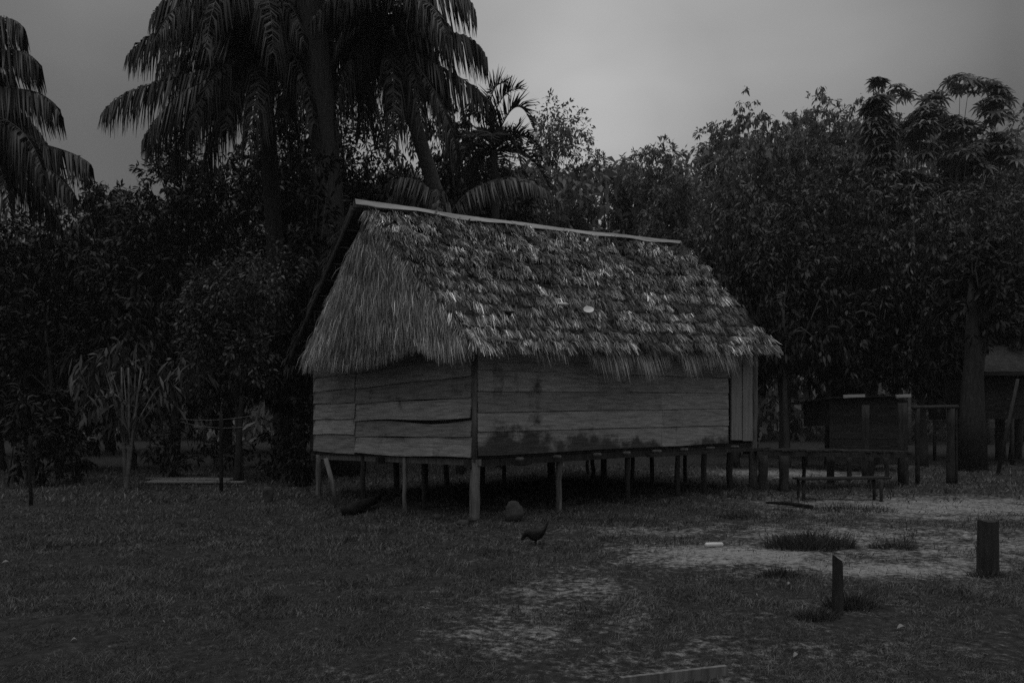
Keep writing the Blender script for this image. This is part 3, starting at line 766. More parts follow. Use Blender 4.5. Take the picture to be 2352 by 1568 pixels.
stump(1923, 1412, 1282, 24, 8, -.035, 'slim dark cut post standing in grass nearer the camera')
stump(2270, 1316, 1195, 40, 8, .0, 'thick dark flat-topped post near the right edge of the clearing')

# plank on edge at the bottom of the picture
a = G(1425, 1580); c = G(1668, 1553)
mb = MB(); mb.beam(a + np.array([0, 0, .025]), c + np.array([0, 0, .03]), .03, .085)
o = thing('plank', mb, M['post'], (a + c) / 2, 'long weathered plank lying in the nearest grass', 'plank')
# pale short log on sand
a = G(1620, 1256); c = G(1660, 1255); mb = MB()
ax_ = [a + (c - a) * f + np.array([0, 0, .03]) for f in (0, .06, .5, .94, 1)]
mb.tube(ax_, [.018, .03, .031, .03, .018], 12); thing('short_log', mb, M['white'], (a + c) / 2, 'short pale log lying on the bare sand', 'log', smooth=True)
# dark fallen branch
a = G(1760, 1160); c = G(1868, 1168); mb = MB(); mb.tube([a + np.array([0, 0, .05]), a * .6 + c * .4 + np.array([0, 0, .07]), c + np.array([0, 0, .03])], [.02, .04, .035], 8, .1)
thing('fallen_branch', mb, M['char'], a, 'dark fallen branch lying before the bench', 'branch', smooth=True)
# charred log and bundle by the left stilts
a = G(792, 1184); c = G(868, 1164); mb = MB(); mb.tube([a + np.array([-.05, 0, .06]), a + np.array([.08, .05, .09]), c + np.array([0, 0, .16])], [.07, .12, .07], 10, .12)
thing('charred_log', mb, M['char'], a, 'thick black log lying by the leaning pole', 'log', 'logs beside the left stilts', True)
a2_ = G(800, 1176); c2_ = G(880, 1152); mb = MB(); mb.tube([a2_ + np.array([0, .25, .06]), c2_ + np.array([0, .25, .14])], [.045, .035], 8, .1)
thing('charred_log', mb, M['char'], a2_, 'thinner dark log lying behind the thick black log', 'log', 'logs beside the left stilts', True)

def blob(cpt, rx, ry, rz, name, material, label, cat, group=None, amp=.16, seed=0, layers=0):
    g = np.random.RandomState(seed); nu, nv = 20, 12; vs = []; k1 = g.normal(0, 1, (6, 3)) * 2.2; ph = g.uniform(0, 6, 6)
    for i in range(nv + 1):
        th = math.pi * i / nv
        for j in range(nu):
            an = 2 * math.pi * j / nu; d = np.array([math.sin(th) * math.cos(an), math.sin(th) * math.sin(an), math.cos(th)])
            r = 1 + amp * np.sin(k1 @ d + ph).sum() / 2.4 + (layers * .05 * math.sin(d[2] * 16))
            vs.append(cpt + d * np.array([rx, ry, rz]) * r)
    fs = [(i * nu + j, i * nu + (j + 1) % nu, (i + 1) * nu + (j + 1) % nu, (i + 1) * nu + j) for i in range(nv) for j in range(nu)]
    mb = MB(); mb.add(vs, [f[::-1] for f in fs])
    return thing(name, mb, M[material], np.array(cpt) - np.array([0, 0, rz * .7]), label, cat, group, smooth=True)
g = G(1180, 1196); blob(g + np.array([0, 0, .14]), .15, .13, .17, 'boulder', 'stone', 'rounded grey boulder under the front wall right of the corner stilt', 'boulder', seed=4, layers=1)
for px, py, r, sd_, lab in ((1062, 1204, .075, 5, 'small pale stone lying left of the corner stilt'), (1086, 1196, .08, 6, 'pale flat stone closest to the corner stilt'), (1003, 1190, .07, 7, 'dull low stone lying under the side wall'), (985, 1200, .05, 8, 'tiny dull stone lying left of the other stones')):
    g = G(px, py); blob(g + np.array([0, 0, r * .35]), r * 1.3, r, r * .7, 'stone', 'stone', lab, 'stone', 'stones under the hut', seed=sd_)
g = G(615, 1152); blob(g + np.array([0, 0, .10]), .10, .10, .19, 'boulder', 'stone', 'small upright grey boulder at the edge of the undergrowth', 'boulder', seed=9)

# hen feeding in the grass
def skinned(name, verts, edges, radii, material, loc, label, cat, sub=2):
    me = bpy.data.meshes.new(name); me.from_pydata([tuple(map(float, q)) for q in verts], edges, [])
    o = bpy.data.objects.new(name, me); COL.objects.link(o)
    o.modifiers.new('Skin', 'SKIN')
    for i, r in enumerate(radii):
        sv = me.skin_vertices[0].data[i]; sv.radius = r if isinstance(r, tuple) else (r, r); sv.use_root = (i == 0)
    ss = o.modifiers.new('Subd', 'SUBSURF'); ss.levels = sub; ss.render_levels = sub
    dg = bpy.context.evaluated_depsgraph_get(); new = bpy.data.meshes.new_from_object(o.evaluated_get(dg))
    bpy.data.objects.remove(o); new.name = name
    return thing(name, new, M[material], loc, label, cat, smooth=True)
g = G(1232, 1252)
hv = [(0, 0, .15), (-.07, 0, .15), (-.12, 0, .165), (-.155, 0, .13), (-.175, 0, .085), (-.20, 0, .065), (.06, 0, .165), (.11, 0, .215), (.145, 0, .28), (.155, 0, .325),
      (-.01, -.035, .07), (-.005, -.035, .0), (-.04, -.035, -.01), (-.01, .035, .07), (-.005, .035, .0), (-.04, .035, -.01)]
he = [(0, 1), (1, 2), (2, 3), (3, 4), (4, 5), (0, 6), (6, 7), (7, 8), (8, 9), (0, 10), (10, 11), (11, 12), (0, 13), (13, 14), (14, 15)]
hr = [(.085, .09), (.078, .085), (.05, .055), .03, .026, .008, (.065, .07), (.045, .022), (.035, .013), (.015, .005), .016, .007, .006, .016, .007, .006]
hen = skinned('hen', [np.array(q) + g for q in hv], he, hr, 'feather', g, 'black hen pecking in the grass before the hut, tail raised', 'hen')
mb = MB(); hc = g + np.array([-.165, 0, .115]); mb.add([hc + np.array(q) for q in ((-.012, -.004, 0), (.012, -.004, .02), (.012, .004, .02), (-.012, .004, 0), (-.024, -.002, .012), (.0, -.002, .03), (.0, .002, .03), (-.024, .002, .012))], [(0, 1, 5, 4), (1, 2, 6, 5), (2, 3, 7, 6), (3, 0, 4, 7), (4, 5, 6, 7), (0, 3, 2, 1)])
mb.build('comb', M['comb'], hen)

# litter
for i, (px, py, sz, an, lab) in enumerate(((778, 1379, .05, .4, 'tiny white leaf scrap lying in the left grass nearest the hut side'), (166, 1478, .07, .5, 'slim pale leaf lying in the lower left grass'),
        (373, 1436, .05, 0, 'pale bent leaf lying in the open left turf'), (1811, 1346, .09, .6, 'pale curled leaf lying left of the slim cut post'), (1738, 1372, .06, 2, 'small dull leaf lying left below the pale curled leaf'),
        (2066, 1447, .11, .1, 'broad pale leaf lying right below the slim cut post'), (1826, 1513, .09, .5, 'pale leaf lying right of the long weathered plank'), (8, 1296, .12, .5, 'pale leaf at the far left edge of the turf'))):
    sz = sz * .6; g = G(px, py); d = np.array([math.cos(an), math.sin(an), .15]); p0 = g + np.array([0, 0, .02]) - d * sz * .3
    mb = MB(); sdv = np.array([-math.sin(an), math.cos(an), .35]); vs = []
    for f, wd, hh in ((0, .03, 0), (.25, .2, .012), (.5, .26, .02), (.75, .18, .014), (1, .02, 0)):
        c = p0 + d * sz * f + np.array([0, 0, hh]); vs += [c - sdv * wd * sz, c + np.array([0, 0, -.008]), c + sdv * wd * sz]
    fs = []
    for q in range(4):
        k = q * 3; fs += [(k, k + 3, k + 4, k + 1), (k + 1, k + 4, k + 5, k + 2)]
    mb.add(vs + [p - np.array([0, 0, .003]) for p in vs], fs + [tuple(q + 15 for q in f[::-1]) for f in fs])
    thing('fallen_leaf', mb, M['dead_leaf'], g, lab, 'leaf', 'fallen leaves on the turf')

# tall grass tufts
def tuft(px, py, rpx, hpx, n, label, group='tall grass tufts on the sand'):
    g = G(px, py); r = rpx / F * g[1]; h = hpx / F * g[1]
    rr = np.sqrt(rng.uniform(0, 1, n)); an = rng.uniform(0, 2 * np.pi, n); x = g[0] + r * rr * np.cos(an); y = g[1] + .55 * r * rr * np.sin(an)
    p0 = np.stack([x, y, gz(x, y) - .02], 1); hh = h * rng.uniform(.35, 1.1, n) * (1.05 - .55 * rr)
    ln = rng.normal(0, .35, (n, 2)) + np.stack([np.cos(an), np.sin(an)], 1) * rr[:, None] * .5
    d = nrm(np.concatenate([ln, np.ones((n, 1))], 1)); p1 = p0 + d * hh[:, None] * .6
    d2 = nrm(d + np.concatenate([ln, -.2 * np.ones((n, 1))], 1) * .7); p2 = p1 + d2 * hh[:, None] * .45
    sa = rng.uniform(0, np.pi, n); w_ = rng.uniform(.003, .006, n); Rr = Ribbons(); Rr.add(p0, p1, p2, np.stack([np.cos(sa), np.sin(sa), 0 * sa], 1), w_, w_ * .8, w_ * .1)
    thing('grass_tuft', Rr.mesh('grass_tuft'), M['grass_tall'], g, label, 'grass tuft', group)
tuft(1860, 1256, 100, 62, 1500, 'large dark tuft of tall grass on the sand beyond the slim post')
tuft(2050, 1258, 55, 32, 500, 'low wide grass tuft right of the largest tuft')
tuft(1790, 1322, 45, 36, 400, 'sparse grass tuft on the sand left of the slim post')
tuft(1955, 1395, 60, 60, 500, 'tall grass tuft growing right against the slim post')
tuft(1880, 1420, 50, 45, 350, 'thin grass tuft left of the foot of the slim post')
tuft(2268, 1322, 45, 26, 350, 'short grass tuft round the foot of the thick post')
tuft(1700, 1190, 60, 30, 400, 'low grass tuft by the right stilts of the hut')
tuft(1950, 1172, 110, 30, 700, 'long dark grass tuft under the bench')
tuft(1430, 1200, 110, 22, 900, 'low grass tuft under the front wall')

# ------------------------------------------------------------------ vegetation
def bez(c, t):
    c = [np.array(q, float) for q in c]; t = np.asarray(t)[:, None]
    return c[0] * (1 - t) ** 3 + 3 * c[1] * t * (1 - t) ** 2 + 3 * c[2] * t ** 2 * (1 - t) + c[3] * t ** 3

def frond(ctrl, ll, parent, material, nl=70, droop=1.0, stiff=0.0, rach=.028, wleaf=.032):
    """arching rachis with leaflets hanging on both sides, one mesh"""
    t = np.linspace(0, 1, 22); pts = bez(ctrl, t)
    mb = MB(); mb.tube(pts, list(rach * (1 - .8 * t)), 5, cap=False)
    Rr = Ribbons(); up = np.array([0, 0, 1.])
    for sgn in (-1, 1):
        tt = np.linspace(.10, 1, nl) + rng.normal(0, .004, nl); tt = np.clip(tt, .08, 1)
        p0 = bez(ctrl, tt); tg = nrm(bez(ctrl, np.clip(tt + .02, 0, 1.02)) - bez(ctrl, tt - .02))
        sd_ = np.cross(tg, up) + 1e-4; sd_ = nrm(sd_) * sgn
        nn = nrm(np.cross(sd_, tg)) * sgn; nn = np.where(nn[:, 2:3] < 0, -nn, nn)
        ln = ll * np.interp(tt, [0, .12, .35, .7, .92, 1], [.5, .75, 1, .9, .6, .4]) * rng.uniform(.8, 1.15, nl)
        e1 = nrm(sd_ * (.75 + rng.normal(0, .12, nl)[:, None]) + tg * .55 + nn * stiff * .6 + np.array([0, 0, -.35 * droop]) + rng.normal(0, .08, (nl, 3)))
        p1 = p0 + e1 * (ln * (.36 - .12 * min(droop, 1.)))[:, None]
        e2 = nrm(e1 * (.35 + stiff) + tg * .12 + np.array([0, 0, -1.6 * droop]) + rng.normal(0, .07, (nl, 3)))
        p2 = p1 + e2 * (ln * (.66 + .12 * min(droop, 1.)))[:, None]
        wd = nrm(tg * .8 + rng.normal(0, .4, (nl, 3)))
        keep = rng.uniform(0, 1, nl) > .05
        w_ = wleaf * rng.uniform(.8, 1.2, nl)
        Rr.add(p0[keep], p1[keep], p2[keep], wd[keep], (w_ * .5)[keep], w_[keep], (w_ * .12)[keep])
    rb = Rr.mesh('tmp'); nv = len(rb.vertices); co = np.empty(nv * 3, np.float32); rb.vertices.foreach_get('co', co); co = co.reshape(-1, 3)
    q = np.empty(len(rb.loops), np.int32); rb.loops.foreach_get('vertex_index', q); q = q.reshape(-1, 4)
    tv = np.array(mb.v, np.float32); tf = np.array(mb.f, np.int32)
    me = raw_mesh('frond', np.concatenate([tv, co]), np.concatenate([tf, q + len(tv)])); bpy.data.meshes.remove(rb)
    return link('frond', me, material, parent)

def palm(name, base, crown, trunk_r, label, px_fronds, Yc, rand, ll, flen, group='palms behind the hut', bark='bark', bend=None, material='palm', droop=1.0, stiff=0., nl=70, xs=.45):
    base = np.array(base); crown = np.array(crown)
    root = empty(name, base, label, 'palm', group)
    mid = (base + crown) / 2 if bend is None else np.array(bend)
    tt = np.linspace(0, 1, 24)[:, None]; pts = base * (1 - tt) ** 2 + 2 * mid * tt * (1 - tt) + crown * tt ** 2
    mb = MB(); rr = [trunk_r * (1.25 - .35 * f + (.04 if i % 2 else -.02)) for i, f in enumerate(np.linspace(0, 1, 24))]
    pts[0][2] -= .2; mb.tube(pts, rr, 12, .03); mb.build('trunk', M[bark], root, True)
    for fr in px_fronds:
        dy = fr[6] if len(fr) > 6 else 0.0
        c = [crown, P(fr[0], fr[1], Yc + dy * .4), P(fr[2], fr[3], Yc + dy * .8), P(fr[4], fr[5], Yc + dy)]
        frond(c, ll, root, M[material], nl=nl, droop=droop, stiff=stiff)
    for i in range(rand):
        az = 2 * math.pi * (i + rng.uniform(-.3, .3)) / rand; el = rng.uniform(.1, 1.1); fl = flen * rng.uniform(.8, 1.15)
        hd = np.array([math.cos(az) * xs, math.sin(az), 0])
        c = [crown, crown + hd * fl * .3 * math.cos(el) + np.array([0, 0, fl * .36 * math.sin(el)]), crown + hd * fl * .72 + np.array([0, 0, fl * (.30 * math.sin(el))]), crown + hd * fl * .95 + np.array([0, 0, -fl * rng.uniform(.15, .5)])]
        frond(c, ll * rng.uniform(.85, 1.1), root, M[material], nl=nl, droop=droop, stiff=stiff)
    return root

Y1 = 22.0
palm('palm_tree', GY(655, Y1 + .5), P(600, 110, Y1), .24, 'broad palm with long drooping fronds reaching left over the clearing',
     [(520, -40, 390, -40, 350, 45), (490, 60, 360, 40, 296, 130), (490, 190, 310, 165, 238, 262), (520, 180, 400, 190, 330, 320, -1), (640, 60, 700, 120, 720, 280, -2), (540, 120, 470, 160, 440, 300, -2.5), (600, 150, 600, 180, 570, 330, -3),
      (480, 0, 420, 0, 410, 60, 1), (520, 200, 400, 220, 340, 350, .5), (540, 200, 440, 230, 400, 370, .8), (560, 200, 500, 240, 470, 380, .4), (470, 120, 390, 110, 380, 200, 1.5), (560, 130, 520, 170, 520, 300, -2), (650, 90, 660, 130, 650, 260, -1.5)],
     Y1, 14, 1.5, 4.8, bend=P(640, 600, Y1 + .3), nl=130, bark='post_dark')
palm('palm_tree', GY(1205, Y1 + 3), P(890, 70, Y1 + .5), .22, 'leaning palm with pale trunk whose fronds hang right of the broad palm',
     [(970, -50, 1070, -50, 1092, 30), (985, 70, 1090, 60, 1117, 135), (980, 160, 1090, 170, 1135, 250), (960, 150, 1030, 230, 1050, 360, -1.5), (840, 60, 780, 120, 760, 300, -2), (900, 120, 910, 190, 900, 340, -2.5),
      (960, 120, 1010, 130, 1030, 230, 1), (830, 80, 800, 120, 790, 250, 1), (950, 20, 1010, 20, 1040, 80, 1), (930, 110, 960, 150, 970, 290, -1.5), (860, 110, 840, 160, 830, 300, -1)],
     Y1 + .5, 14, 1.4, 4.8, bark='bark_pale', bend=P(960, 330, Y1 + 1.5), nl=130)
palm('palm_tree', GY(770, 25), P(750, 90, 25), .22, 'palm behind and between the broad palm and the leaning palm',
     [(680, 40, 620, 60, 600, 190), (820, 40, 880, 60, 900, 190), (700, 110, 660, 150, 650, 300, -1), (800, 110, 840, 150, 850, 300, -1), (750, 120, 750, 180, 745, 320, -1.5), (690, -20, 640, -30, 620, 40), (810, -10, 850, -10, 870, 60)],
     25, 16, 1.5, 5.0, nl=120, xs=.7)
palm('palm_tree', GY(800, 20.5), P(690, -260, 21), .36, 'tallest palm whose thick dark trunk runs out of the top of the picture',
     [(600, -330, 530, -230, 520, -80), (780, -330, 870, -230, 880, -60), (650, -330, 610, -200, 600, -60, -1), (740, -300, 800, -150, 790, -40, -1)], 21, 9, 1.3, 5.5, bend=P(760, 420, 20.5), nl=90, bark='post_dark')
palm('palm_tree', GY(-130, 19.5), P(-110, 220, 19), .22, 'palm at the left edge whose fronds arch in from outside the picture',
     [(-60, 40, 20, 20, 52, 62), (-40, 110, 60, 90, 88, 150), (-20, 210, 100, 175, 138, 262), (0, 340, 140, 320, 205, 375), (-20, 280, 60, 250, 100, 400, -1), (-60, 300, 0, 310, 20, 480, -1), (-30, 150, 20, 140, 40, 250, 1), (-20, 230, 40, 230, 70, 330, 1), (0, 360, 120, 360, 170, 450, -.5), (0, 400, 90, 400, 140, 520, .5), (-10, 320, 80, 310, 120, 420, .8)], 19, 10, 1.3, 4.0, bend=P(-130, 600, 19.3), nl=120)
palm('young_palm', GY(1150, 23), P(1135, 345, 22.5), .12, 'young palm with stiff upright fronds right of the leaning palm',
     [(1120, 270, 1150, 200, 1195, 205), (1150, 280, 1190, 190, 1222, 290), (1150, 330, 1210, 270, 1240, 360), (1120, 260, 1120, 190, 1160, 190), (1160, 350, 1220, 330, 1255, 420)], 22.5, 5, .75, 2.0, droop=.25, stiff=.8, nl=46)
palm('young_palm', GY(1060, 20.8), P(1030, 500, 20.5), .12, 'low palm showing pale fronds just above the ridge',
     [(1070, 420, 1150, 390, 1245, 432), (1000, 430, 950, 390, 890, 420), (1010, 440, 990, 400, 1015, 480, -1.2), (1100, 400, 1200, 370, 1290, 470, .8), (980, 460, 920, 400, 880, 480, .6)], 20.5, 4, .8, 2.6, droop=.8, nl=56, material='leaf_pale')

def tree(name, base, H_, Rc, zb, label, cat='tree', group=None, leaf=(.28, .085), kind='broad', material='leaf', bark='bark', trunk_r=.14, cover=4.2, lobes=16, nstem=1, sy_=1.0, seed=None, ext=.12):
    base = np.array(base, float); root = empty(name, base, label, cat, group)
    g = np.random.RandomState(seed if seed is not None else rng.randint(1 << 30))
    zc = (H_ + zb) / 2; rz = (H_ - zb) / 2
    lobes = int(lobes * max(1.0, .62 * rz / Rc))
    lob = []; tries = 0
    while len(lob) < lobes:
        d = nrm(g.normal(0, 1, 3)); r = g.uniform(.35, .82); c = np.array([d[0] * Rc, d[1] * Rc * sy_, d[2] * rz]) * r
        lob.append((c + np.array([0, 0, zc]), g.uniform(.26, .46)))
    lz = min(rz, Rc * 1.2); kz = (H_ - zc) / max(c[2] - zc + lz * lr for c, lr in lob)
    lob = [(np.array([c[0], c[1], zc + (c[2] - zc) * kz]), lr) for c, lr in lob]
    mb = MB()
    for s_ in range(nstem):
        st = np.array([g.normal(0, .12), g.normal(0, .12), -.2]) * (nstem > 1) + np.array([0, 0, -.2]); top = np.array([g.normal(0, .15 * Rc), g.normal(0, .1 * Rc), zc + .2 * rz])
        md = (st + top) / 2 + np.array([g.normal(0, .06 * Rc), g.normal(0, .06 * Rc), 0])
        tt = np.linspace(0, 1, 8)[:, None]; pts = st * (1 - tt) ** 2 + 2 * md * tt * (1 - tt) + top * tt ** 2
        mb.tube(base + pts, list(trunk_r / (1 + .35 * (nstem - 1)) * np.linspace(1.25, .35, 8)), 8, .06)
        for (c, lr) in lob[s_::nstem]:
            j = g.randint(3, 7); a_ = pts[j]; m_ = (a_ + c) / 2 + np.array([0, 0, .12 * rz])
            mb.tube([base + a_, base + m_, base + c], [trunk_r * .32, trunk_r * .2, trunk_r * .07], 5)
    mb.build('trunk', M[bark], root, True)
    Rr = Ribbons(); la = leaf[0] * leaf[1] * 1.1
    for (c, lr) in lob:
        rad = np.array([Rc, Rc * sy_, min(rz, Rc * 1.2)]) * lr
        area = math.pi * rad[0] * rad[2]
        if kind == 'palmate':
            m = max(10, int(cover * area / (la * 9) * .75)); d = nrm(g.normal(0, 1, (m, 3))); d[:, 2] = np.abs(d[:, 2]) * .9 - .15
            p = base + c + d * rad * g.uniform(.55, 1.1, (m, 1))
            ax = nrm(d * .4 + np.array([0, 0, 1.]) + g.normal(0, .25, (m, 3))); q = nrm(np.cross(ax, g.normal(0, 1, (m, 3)))); q2 = np.cross(ax, q)
            sc = g.uniform(.7, 1.2, (m, 1))
            for k_ in range(9):
                an = 2 * math.pi * k_ / 9; dr = q * math.cos(an) + q2 * math.sin(an); L1 = leaf[0] * sc * g.uniform(.85, 1.1, (m, 1))
                p1 = p + dr * L1 * .5 + ax * L1 * .08; p2 = p1 + dr * L1 * .42 - np.array([0, 0, 1.]) * L1 * .26
                Rr.add(p, p1, p2, nrm(np.cross(dr, ax)), leaf[1] * .2, leaf[1] * .5, .004)
            continue
        m = max(40, int(cover * area / la)); d = nrm(g.normal(0, 1, (m, 3)))
        # leaves gather on twig ends so that each lobe is itself broken up
        tw = nrm(g.normal(0, 1, (max(8, m // 14), 3))); k_ = g.randint(0, len(tw), m)
        tr = g.uniform(.5, 1.15, len(tw))
        pos = tw[k_] * tr[k_][:, None] * rad + d * rad * ext * g.uniform(.2, 1.5, (m, 1))
        p = base + c + pos
        if kind == 'droop':
            dr = nrm(tw[k_] * .35 + np.array([0, 0, -1.]) * .9 + g.normal(0, .45, (m, 3)))
        else:
            dr = nrm(tw[k_] * .6 + d * .7 + np.array([0, 0, -.3]) + g.normal(0, .4, (m, 3)))
        L1 = (leaf[0] * g.uniform(.6, 1.25, m))[:, None]
        sdv = nrm(np.cross(dr, g.normal(0, 1, (m, 3)) * .6 + np.array([0, 0, 1.])))
        p1 = p + dr * L1 * .48; p2 = p1 + nrm(dr + np.array([0, 0, -.45])) * L1 * .52
        W1 = leaf[1] * g.uniform(.35, .6, m); Rr.add(p, p1, p2, sdv, W1 * .25, W1, W1 * .08)
    link('crown', Rr.mesh('crown'), M[material], root)
    return root

def ptree(name, px, top_py, Y, wpx, label, zb=None, wide=1.0, **kw):
    b_ = GY(px, Y); Ht = zz(top_py, Y) - b_[2]; Rc = wpx / F * Y / 2 * wide
    return tree(name, b_, Ht, Rc, Ht * .3 if zb is None else zb, label, **kw)

gL = 'trees walling the left of the clearing'; gR = 'trees walling the right of the clearing'; gM = 'far trees beyond the hut'
# left back row
for px, top, Y, wpx, kind, lab in (
    (-20, 450, 29, 260, 'broad', 'dark tree at the left edge behind the arching palm fronds'),
    (135, 440, 30, 230, 'droop', 'dark drooping tree below the left gap of sky'),
    (255, 380, 33, 170, 'broad', 'dark tree whose top stands in the notch of sky between the palms'),
    (400, 285, 31, 200, 'broad', 'dark tree under the left tips of the broad palm'),
    (520, 275, 32, 240, 'droop', 'dark tree behind the broad palm crown, left of its trunk'),
    (690, 235, 31, 250, 'broad', 'dark tree behind the trunk of the tallest palm'),
    (850, 225, 32, 240, 'broad', 'dark tree behind the left end of the ridge'),
    (990, 215, 31, 230, 'droop', 'dark tree behind the low pale palm'),
    (1130, 270, 33, 170, 'broad', 'dark tree behind the young stiff palm'),
    (1065, 215, 29, 150, 'droop', 'dark tree filling the gap between the leaning palm and the young palm')):
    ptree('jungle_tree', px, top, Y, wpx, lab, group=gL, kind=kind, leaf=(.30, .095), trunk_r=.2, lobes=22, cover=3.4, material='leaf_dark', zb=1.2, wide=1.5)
# left front row: dim understory
for px, top, Y, wpx, kind, lab in (
    (10, 620, 22, 240, 'droop', 'dim understory tree at the far left edge'),
    (140, 590, 21.5, 200, 'broad', 'dim understory tree second from the left edge'),
    (310, 560, 22.5, 230, 'droop', 'dim understory tree behind the big-leaved sapling'),
    (760, 520, 21, 170, 'broad', 'dim understory tree rising behind the left roof verge'),
    (725, 330, 18.9, 120, 'broad', 'slender dim tree hiding the foot of the thick palm trunk'),
    (660, 620, 20, 150, 'droop', 'dim drooping tree between the round tree and the hut')):
    ptree('understory_tree', px, top, Y, wpx, lab, group='understory trees on the left', kind=kind, leaf=(.26, .08), trunk_r=.1, lobes=18, cover=3.0, material='leaf_dark', zb=.8, wide=1.5)
ptree('round_tree', 560, 535, 18.5, 300, 'round small-leaved tree left of the hut roof', zb=1.9, leaf=(.13, .055), trunk_r=.1, lobes=22, cover=3.2, material='leaf_pale', nstem=2, ext=.2)
# sapling with large hanging leaves
ptree('sapling', 285, 745, 16.5, 230, 'sapling with pale thin stems and large hanging leaves', zb=1.25, leaf=(.38, .075), wide=1.35, kind='droop', nstem=3, trunk_r=.075, bark='bark_pale', lobes=14, cover=1.7, material='leaf_pale', group=None, cat='sapling', ext=.3)
for px, top, Y, wpx, lab in ((60, 880, 17, 200, 'dark shrub at the bottom left edge of the undergrowth'), (170, 860, 18, 170, 'dark shrub left of the pale-stemmed sapling'), (400, 960, 19.5, 150, 'low shrub right of the pale-stemmed sapling'),
                             (640, 940, 19, 150, 'low shrub below the round tree'), (690, 1010, 17.3, 90, 'small shrub close to the left stilts of the hut'), (500, 1010, 22, 200, 'low dim shrub behind the clothes wires')):
    ptree('shrub', px, top, Y, wpx, lab, cat='shrub', group='shrubs at the left edge', zb=.1, leaf=(.22, .07), kind='broad', nstem=3, trunk_r=.05, lobes=11, cover=2.6, material='leaf_dark')
# far trees in the middle
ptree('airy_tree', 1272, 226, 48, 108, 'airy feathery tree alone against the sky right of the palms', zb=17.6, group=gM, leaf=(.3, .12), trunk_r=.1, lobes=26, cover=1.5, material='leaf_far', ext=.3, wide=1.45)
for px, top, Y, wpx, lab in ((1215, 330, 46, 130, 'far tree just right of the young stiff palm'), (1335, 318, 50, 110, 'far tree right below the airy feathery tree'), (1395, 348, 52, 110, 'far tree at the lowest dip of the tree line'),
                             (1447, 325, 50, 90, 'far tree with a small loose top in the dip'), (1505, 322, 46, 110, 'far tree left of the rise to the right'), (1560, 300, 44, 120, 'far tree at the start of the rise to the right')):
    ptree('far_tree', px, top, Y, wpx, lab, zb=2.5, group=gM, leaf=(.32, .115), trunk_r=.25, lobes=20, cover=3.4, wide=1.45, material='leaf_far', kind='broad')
# right back row
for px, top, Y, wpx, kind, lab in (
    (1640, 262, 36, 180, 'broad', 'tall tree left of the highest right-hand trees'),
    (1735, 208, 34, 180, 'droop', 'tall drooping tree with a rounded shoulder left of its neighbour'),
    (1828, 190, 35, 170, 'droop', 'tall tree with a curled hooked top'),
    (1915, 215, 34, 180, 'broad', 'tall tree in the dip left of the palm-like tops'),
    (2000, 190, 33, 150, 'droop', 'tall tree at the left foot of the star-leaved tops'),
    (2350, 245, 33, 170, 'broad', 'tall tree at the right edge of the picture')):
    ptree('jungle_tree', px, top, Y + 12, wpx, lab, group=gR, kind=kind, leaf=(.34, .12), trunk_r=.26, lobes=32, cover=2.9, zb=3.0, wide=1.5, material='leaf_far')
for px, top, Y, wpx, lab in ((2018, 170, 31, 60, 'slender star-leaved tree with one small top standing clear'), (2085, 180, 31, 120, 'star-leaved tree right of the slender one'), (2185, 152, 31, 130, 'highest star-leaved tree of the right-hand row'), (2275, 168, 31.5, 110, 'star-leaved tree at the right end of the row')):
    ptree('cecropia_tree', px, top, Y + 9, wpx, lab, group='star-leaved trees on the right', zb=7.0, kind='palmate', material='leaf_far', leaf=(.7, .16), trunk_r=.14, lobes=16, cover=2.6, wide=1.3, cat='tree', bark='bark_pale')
for px, top, Y, wpx, kind, lab in (
    (1690, 400, 29, 190, 'droop', 'mid-height tree behind the right verge of the roof'), (1800, 420, 28, 190, 'broad', 'mid-height tree right of the roof'), (1920, 380, 29, 200, 'broad', 'mid-height tree above the small shed'),
    (2060, 390, 28.5, 220, 'droop', 'mid-height tree below the star-leaved tops'), (2200, 400, 29, 210, 'broad', 'mid-height tree above the pale trunk'), (2330, 420, 28, 190, 'broad', 'mid-height tree at the right edge')):
    ptree('middle_tree', px, top, Y, wpx, lab, group='middle trees on the right', kind=kind, leaf=(.26, .085), trunk_r=.18, lobes=22, cover=3.1, zb=2.0, wide=1.35, material='leaf_pale')
for px, top, Y, wpx, kind, lab in (
    (1690, 575, 23.5, 170, 'droop', 'dark drooping tree directly behind the right verge of the roof'), (1800, 560, 23, 190, 'droop', 'dark mango-like tree right of the hut'),
    (1905, 620, 24, 170, 'droop', 'dark drooping tree left above the small shed'), (2010, 640, 24.5, 190, 'broad', 'dim tree standing over the small shed'),
    (2120, 610, 24, 180, 'droop', 'dark tree over the open frame'), (2300, 640, 26.5, 220, 'broad', 'dim tree over the far right hut')):
    ptree('understory_tree', px, top, Y, wpx, lab, group='understory trees on the right', kind=kind, leaf=(.30, .085), trunk_r=.14, lobes=18, cover=3.2, material='leaf_dark', zb=1.7, wide=1.3, nstem=2 if px == 1800 else 1)
# pale trunk at right
b_ = G(2235, 1080); root = empty('tall_tree', b_, 'tree with a thick pale trunk between the open frame and the far hut', 'tree', None)
mb = MB(); mb.tube([b_ - np.array([0, 0, .2]), P(2232, 950, b_[1]), P(2236, 800, b_[1] + .1), P(2228, 640, b_[1] + .2)], [.42, .33, .24, .06], 12, .05); mb.build('trunk', M['post_dark'], root, True)
cr_ = tree('tmp', GY(2228, b_[1] + .3), zz(540, b_[1]), 1.5, 3.4, 'x', leaf=(.3, .09), cover=3, material='leaf_dark', lobes=14)
for o in list(cr_.children):
    o.parent = root; o.location = -Vector(root.location)
    if o.name.startswith('trunk'): o.name = 'limbs'
bpy.data.objects.remove(cr_)

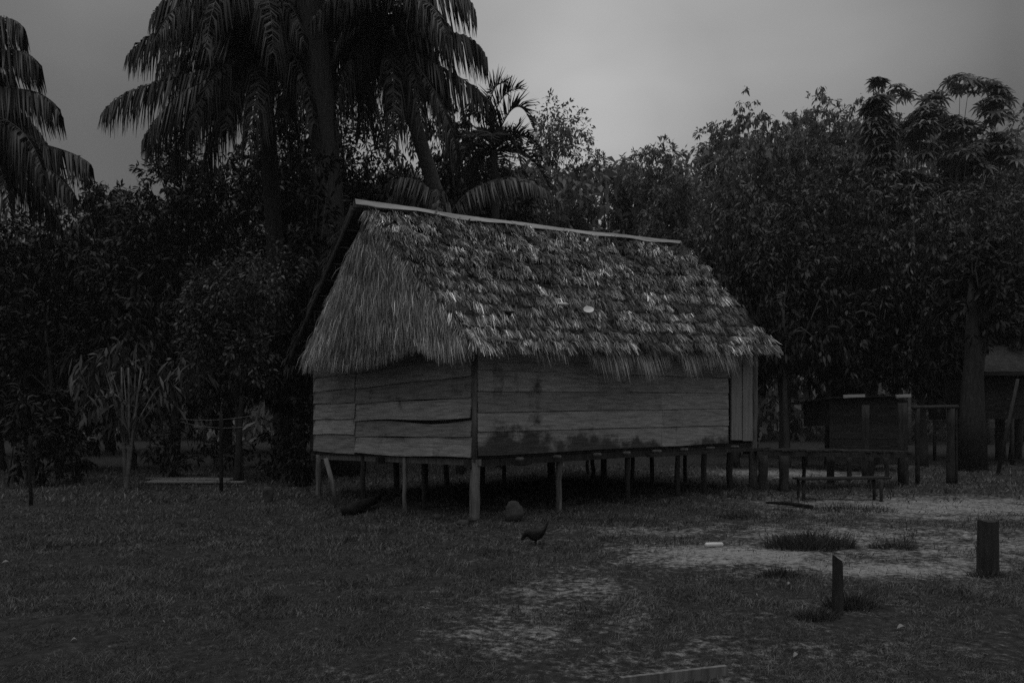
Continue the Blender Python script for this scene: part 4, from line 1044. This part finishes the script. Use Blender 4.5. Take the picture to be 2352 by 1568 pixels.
# clothes wires, boards, thin posts at left
for i, (x0, y0, x1, y1, sag, lab) in enumerate(((415, 962, 585, 953, 6, 'upper thin sagging wire strung across the undergrowth'), (415, 968, 585, 976, 10, 'lower thin sagging wire strung across the undergrowth'))):
    Yw = 17.6; mb = MB()
    mb.tube([P(x0 + (x1 - x0) * f, y0 + (y1 - y0) * f + sag * 4 * f * (1 - f), Yw) for f in np.linspace(0, 1, 14)], .006, 5)
    thing('wire', mb, M['wire'], P(x0, y0, Yw), lab, 'wire', 'wires by the undergrowth')
for px, foot, top, wpx, lab in ((508, 1132, 950, 9, 'thin dark post carrying the wires'), (70, 1160, 1000, 8, 'thin dark post at the far left')):
    mb, g = simple_post(px, foot, top, wpx, 'p'); thing('thin_post', mb, M['char'], g, lab, 'post', 'thin posts by the undergrowth', True)
for i, (x0, y0, x1, y1, lab) in enumerate(((335, 1108, 560, 1108, 'nearest pale board of the pile lying at the edge of the undergrowth'), (350, 1104, 530, 1103, 'middle pale board of the pile at the edge of the undergrowth'), (340, 1099, 560, 1100, 'farthest pale board of the pile at the edge of the undergrowth'))):
    a, c = G(x0, y0 + 4), G(x1, y1 + 4); mb = MB(); mb.beam(a + np.array([0, 0, .06]), c + np.array([0, 0, .06]), .18, .03)
    thing('board', mb, M['plank_pale'], (a + c) / 2, lab, 'board', 'boards lying at the left')

# far wood behind everything, too dense to count
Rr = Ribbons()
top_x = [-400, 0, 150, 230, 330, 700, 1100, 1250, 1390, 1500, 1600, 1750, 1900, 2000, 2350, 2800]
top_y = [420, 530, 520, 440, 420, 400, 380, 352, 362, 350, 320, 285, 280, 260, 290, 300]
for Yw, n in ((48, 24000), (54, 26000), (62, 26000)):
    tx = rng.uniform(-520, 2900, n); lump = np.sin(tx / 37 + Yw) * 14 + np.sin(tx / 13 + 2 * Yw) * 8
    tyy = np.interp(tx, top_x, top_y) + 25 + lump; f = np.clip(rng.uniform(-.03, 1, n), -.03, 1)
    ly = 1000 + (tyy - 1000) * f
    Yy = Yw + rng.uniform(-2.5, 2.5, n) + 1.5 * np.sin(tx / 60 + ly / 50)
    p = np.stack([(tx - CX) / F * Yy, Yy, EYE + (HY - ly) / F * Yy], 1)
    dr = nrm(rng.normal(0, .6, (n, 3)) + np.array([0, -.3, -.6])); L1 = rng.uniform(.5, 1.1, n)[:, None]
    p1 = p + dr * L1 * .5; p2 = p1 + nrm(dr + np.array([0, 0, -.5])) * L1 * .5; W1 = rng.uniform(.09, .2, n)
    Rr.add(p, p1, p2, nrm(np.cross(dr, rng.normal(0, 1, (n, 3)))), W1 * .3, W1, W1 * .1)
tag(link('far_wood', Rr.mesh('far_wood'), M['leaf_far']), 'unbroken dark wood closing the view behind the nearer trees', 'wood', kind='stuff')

# evening haze
hz = bpy.data.meshes.new('haze')
xs_, ys_, zs_ = (-150, 150), (-45, 110), (-1.6, 46)
hz.from_pydata([(x, y, z) for z in zs_ for y in ys_ for x in xs_], [], [(0, 2, 3, 1), (4, 5, 7, 6), (0, 1, 5, 4), (1, 3, 7, 5), (3, 2, 6, 7), (2, 0, 4, 6)])
hm = bpy.data.materials.new('haze_air'); hm.use_nodes = True; hn = hm.node_tree.nodes; hn.remove(hn['Principled BSDF'])
pv = hn.new('ShaderNodeVolumePrincipled'); pv.inputs['Color'].default_value = (.9, .9, .9, 1); pv.inputs['Density'].default_value = 0.0006; pv.inputs['Anisotropy'].default_value = 0.0
hm.node_tree.links.new(pv.outputs['Volume'], hn['Material Output'].inputs['Volume'])
tag(link('haze', hz, hm), 'thin evening haze over the clearing', 'haze', kind='stuff')
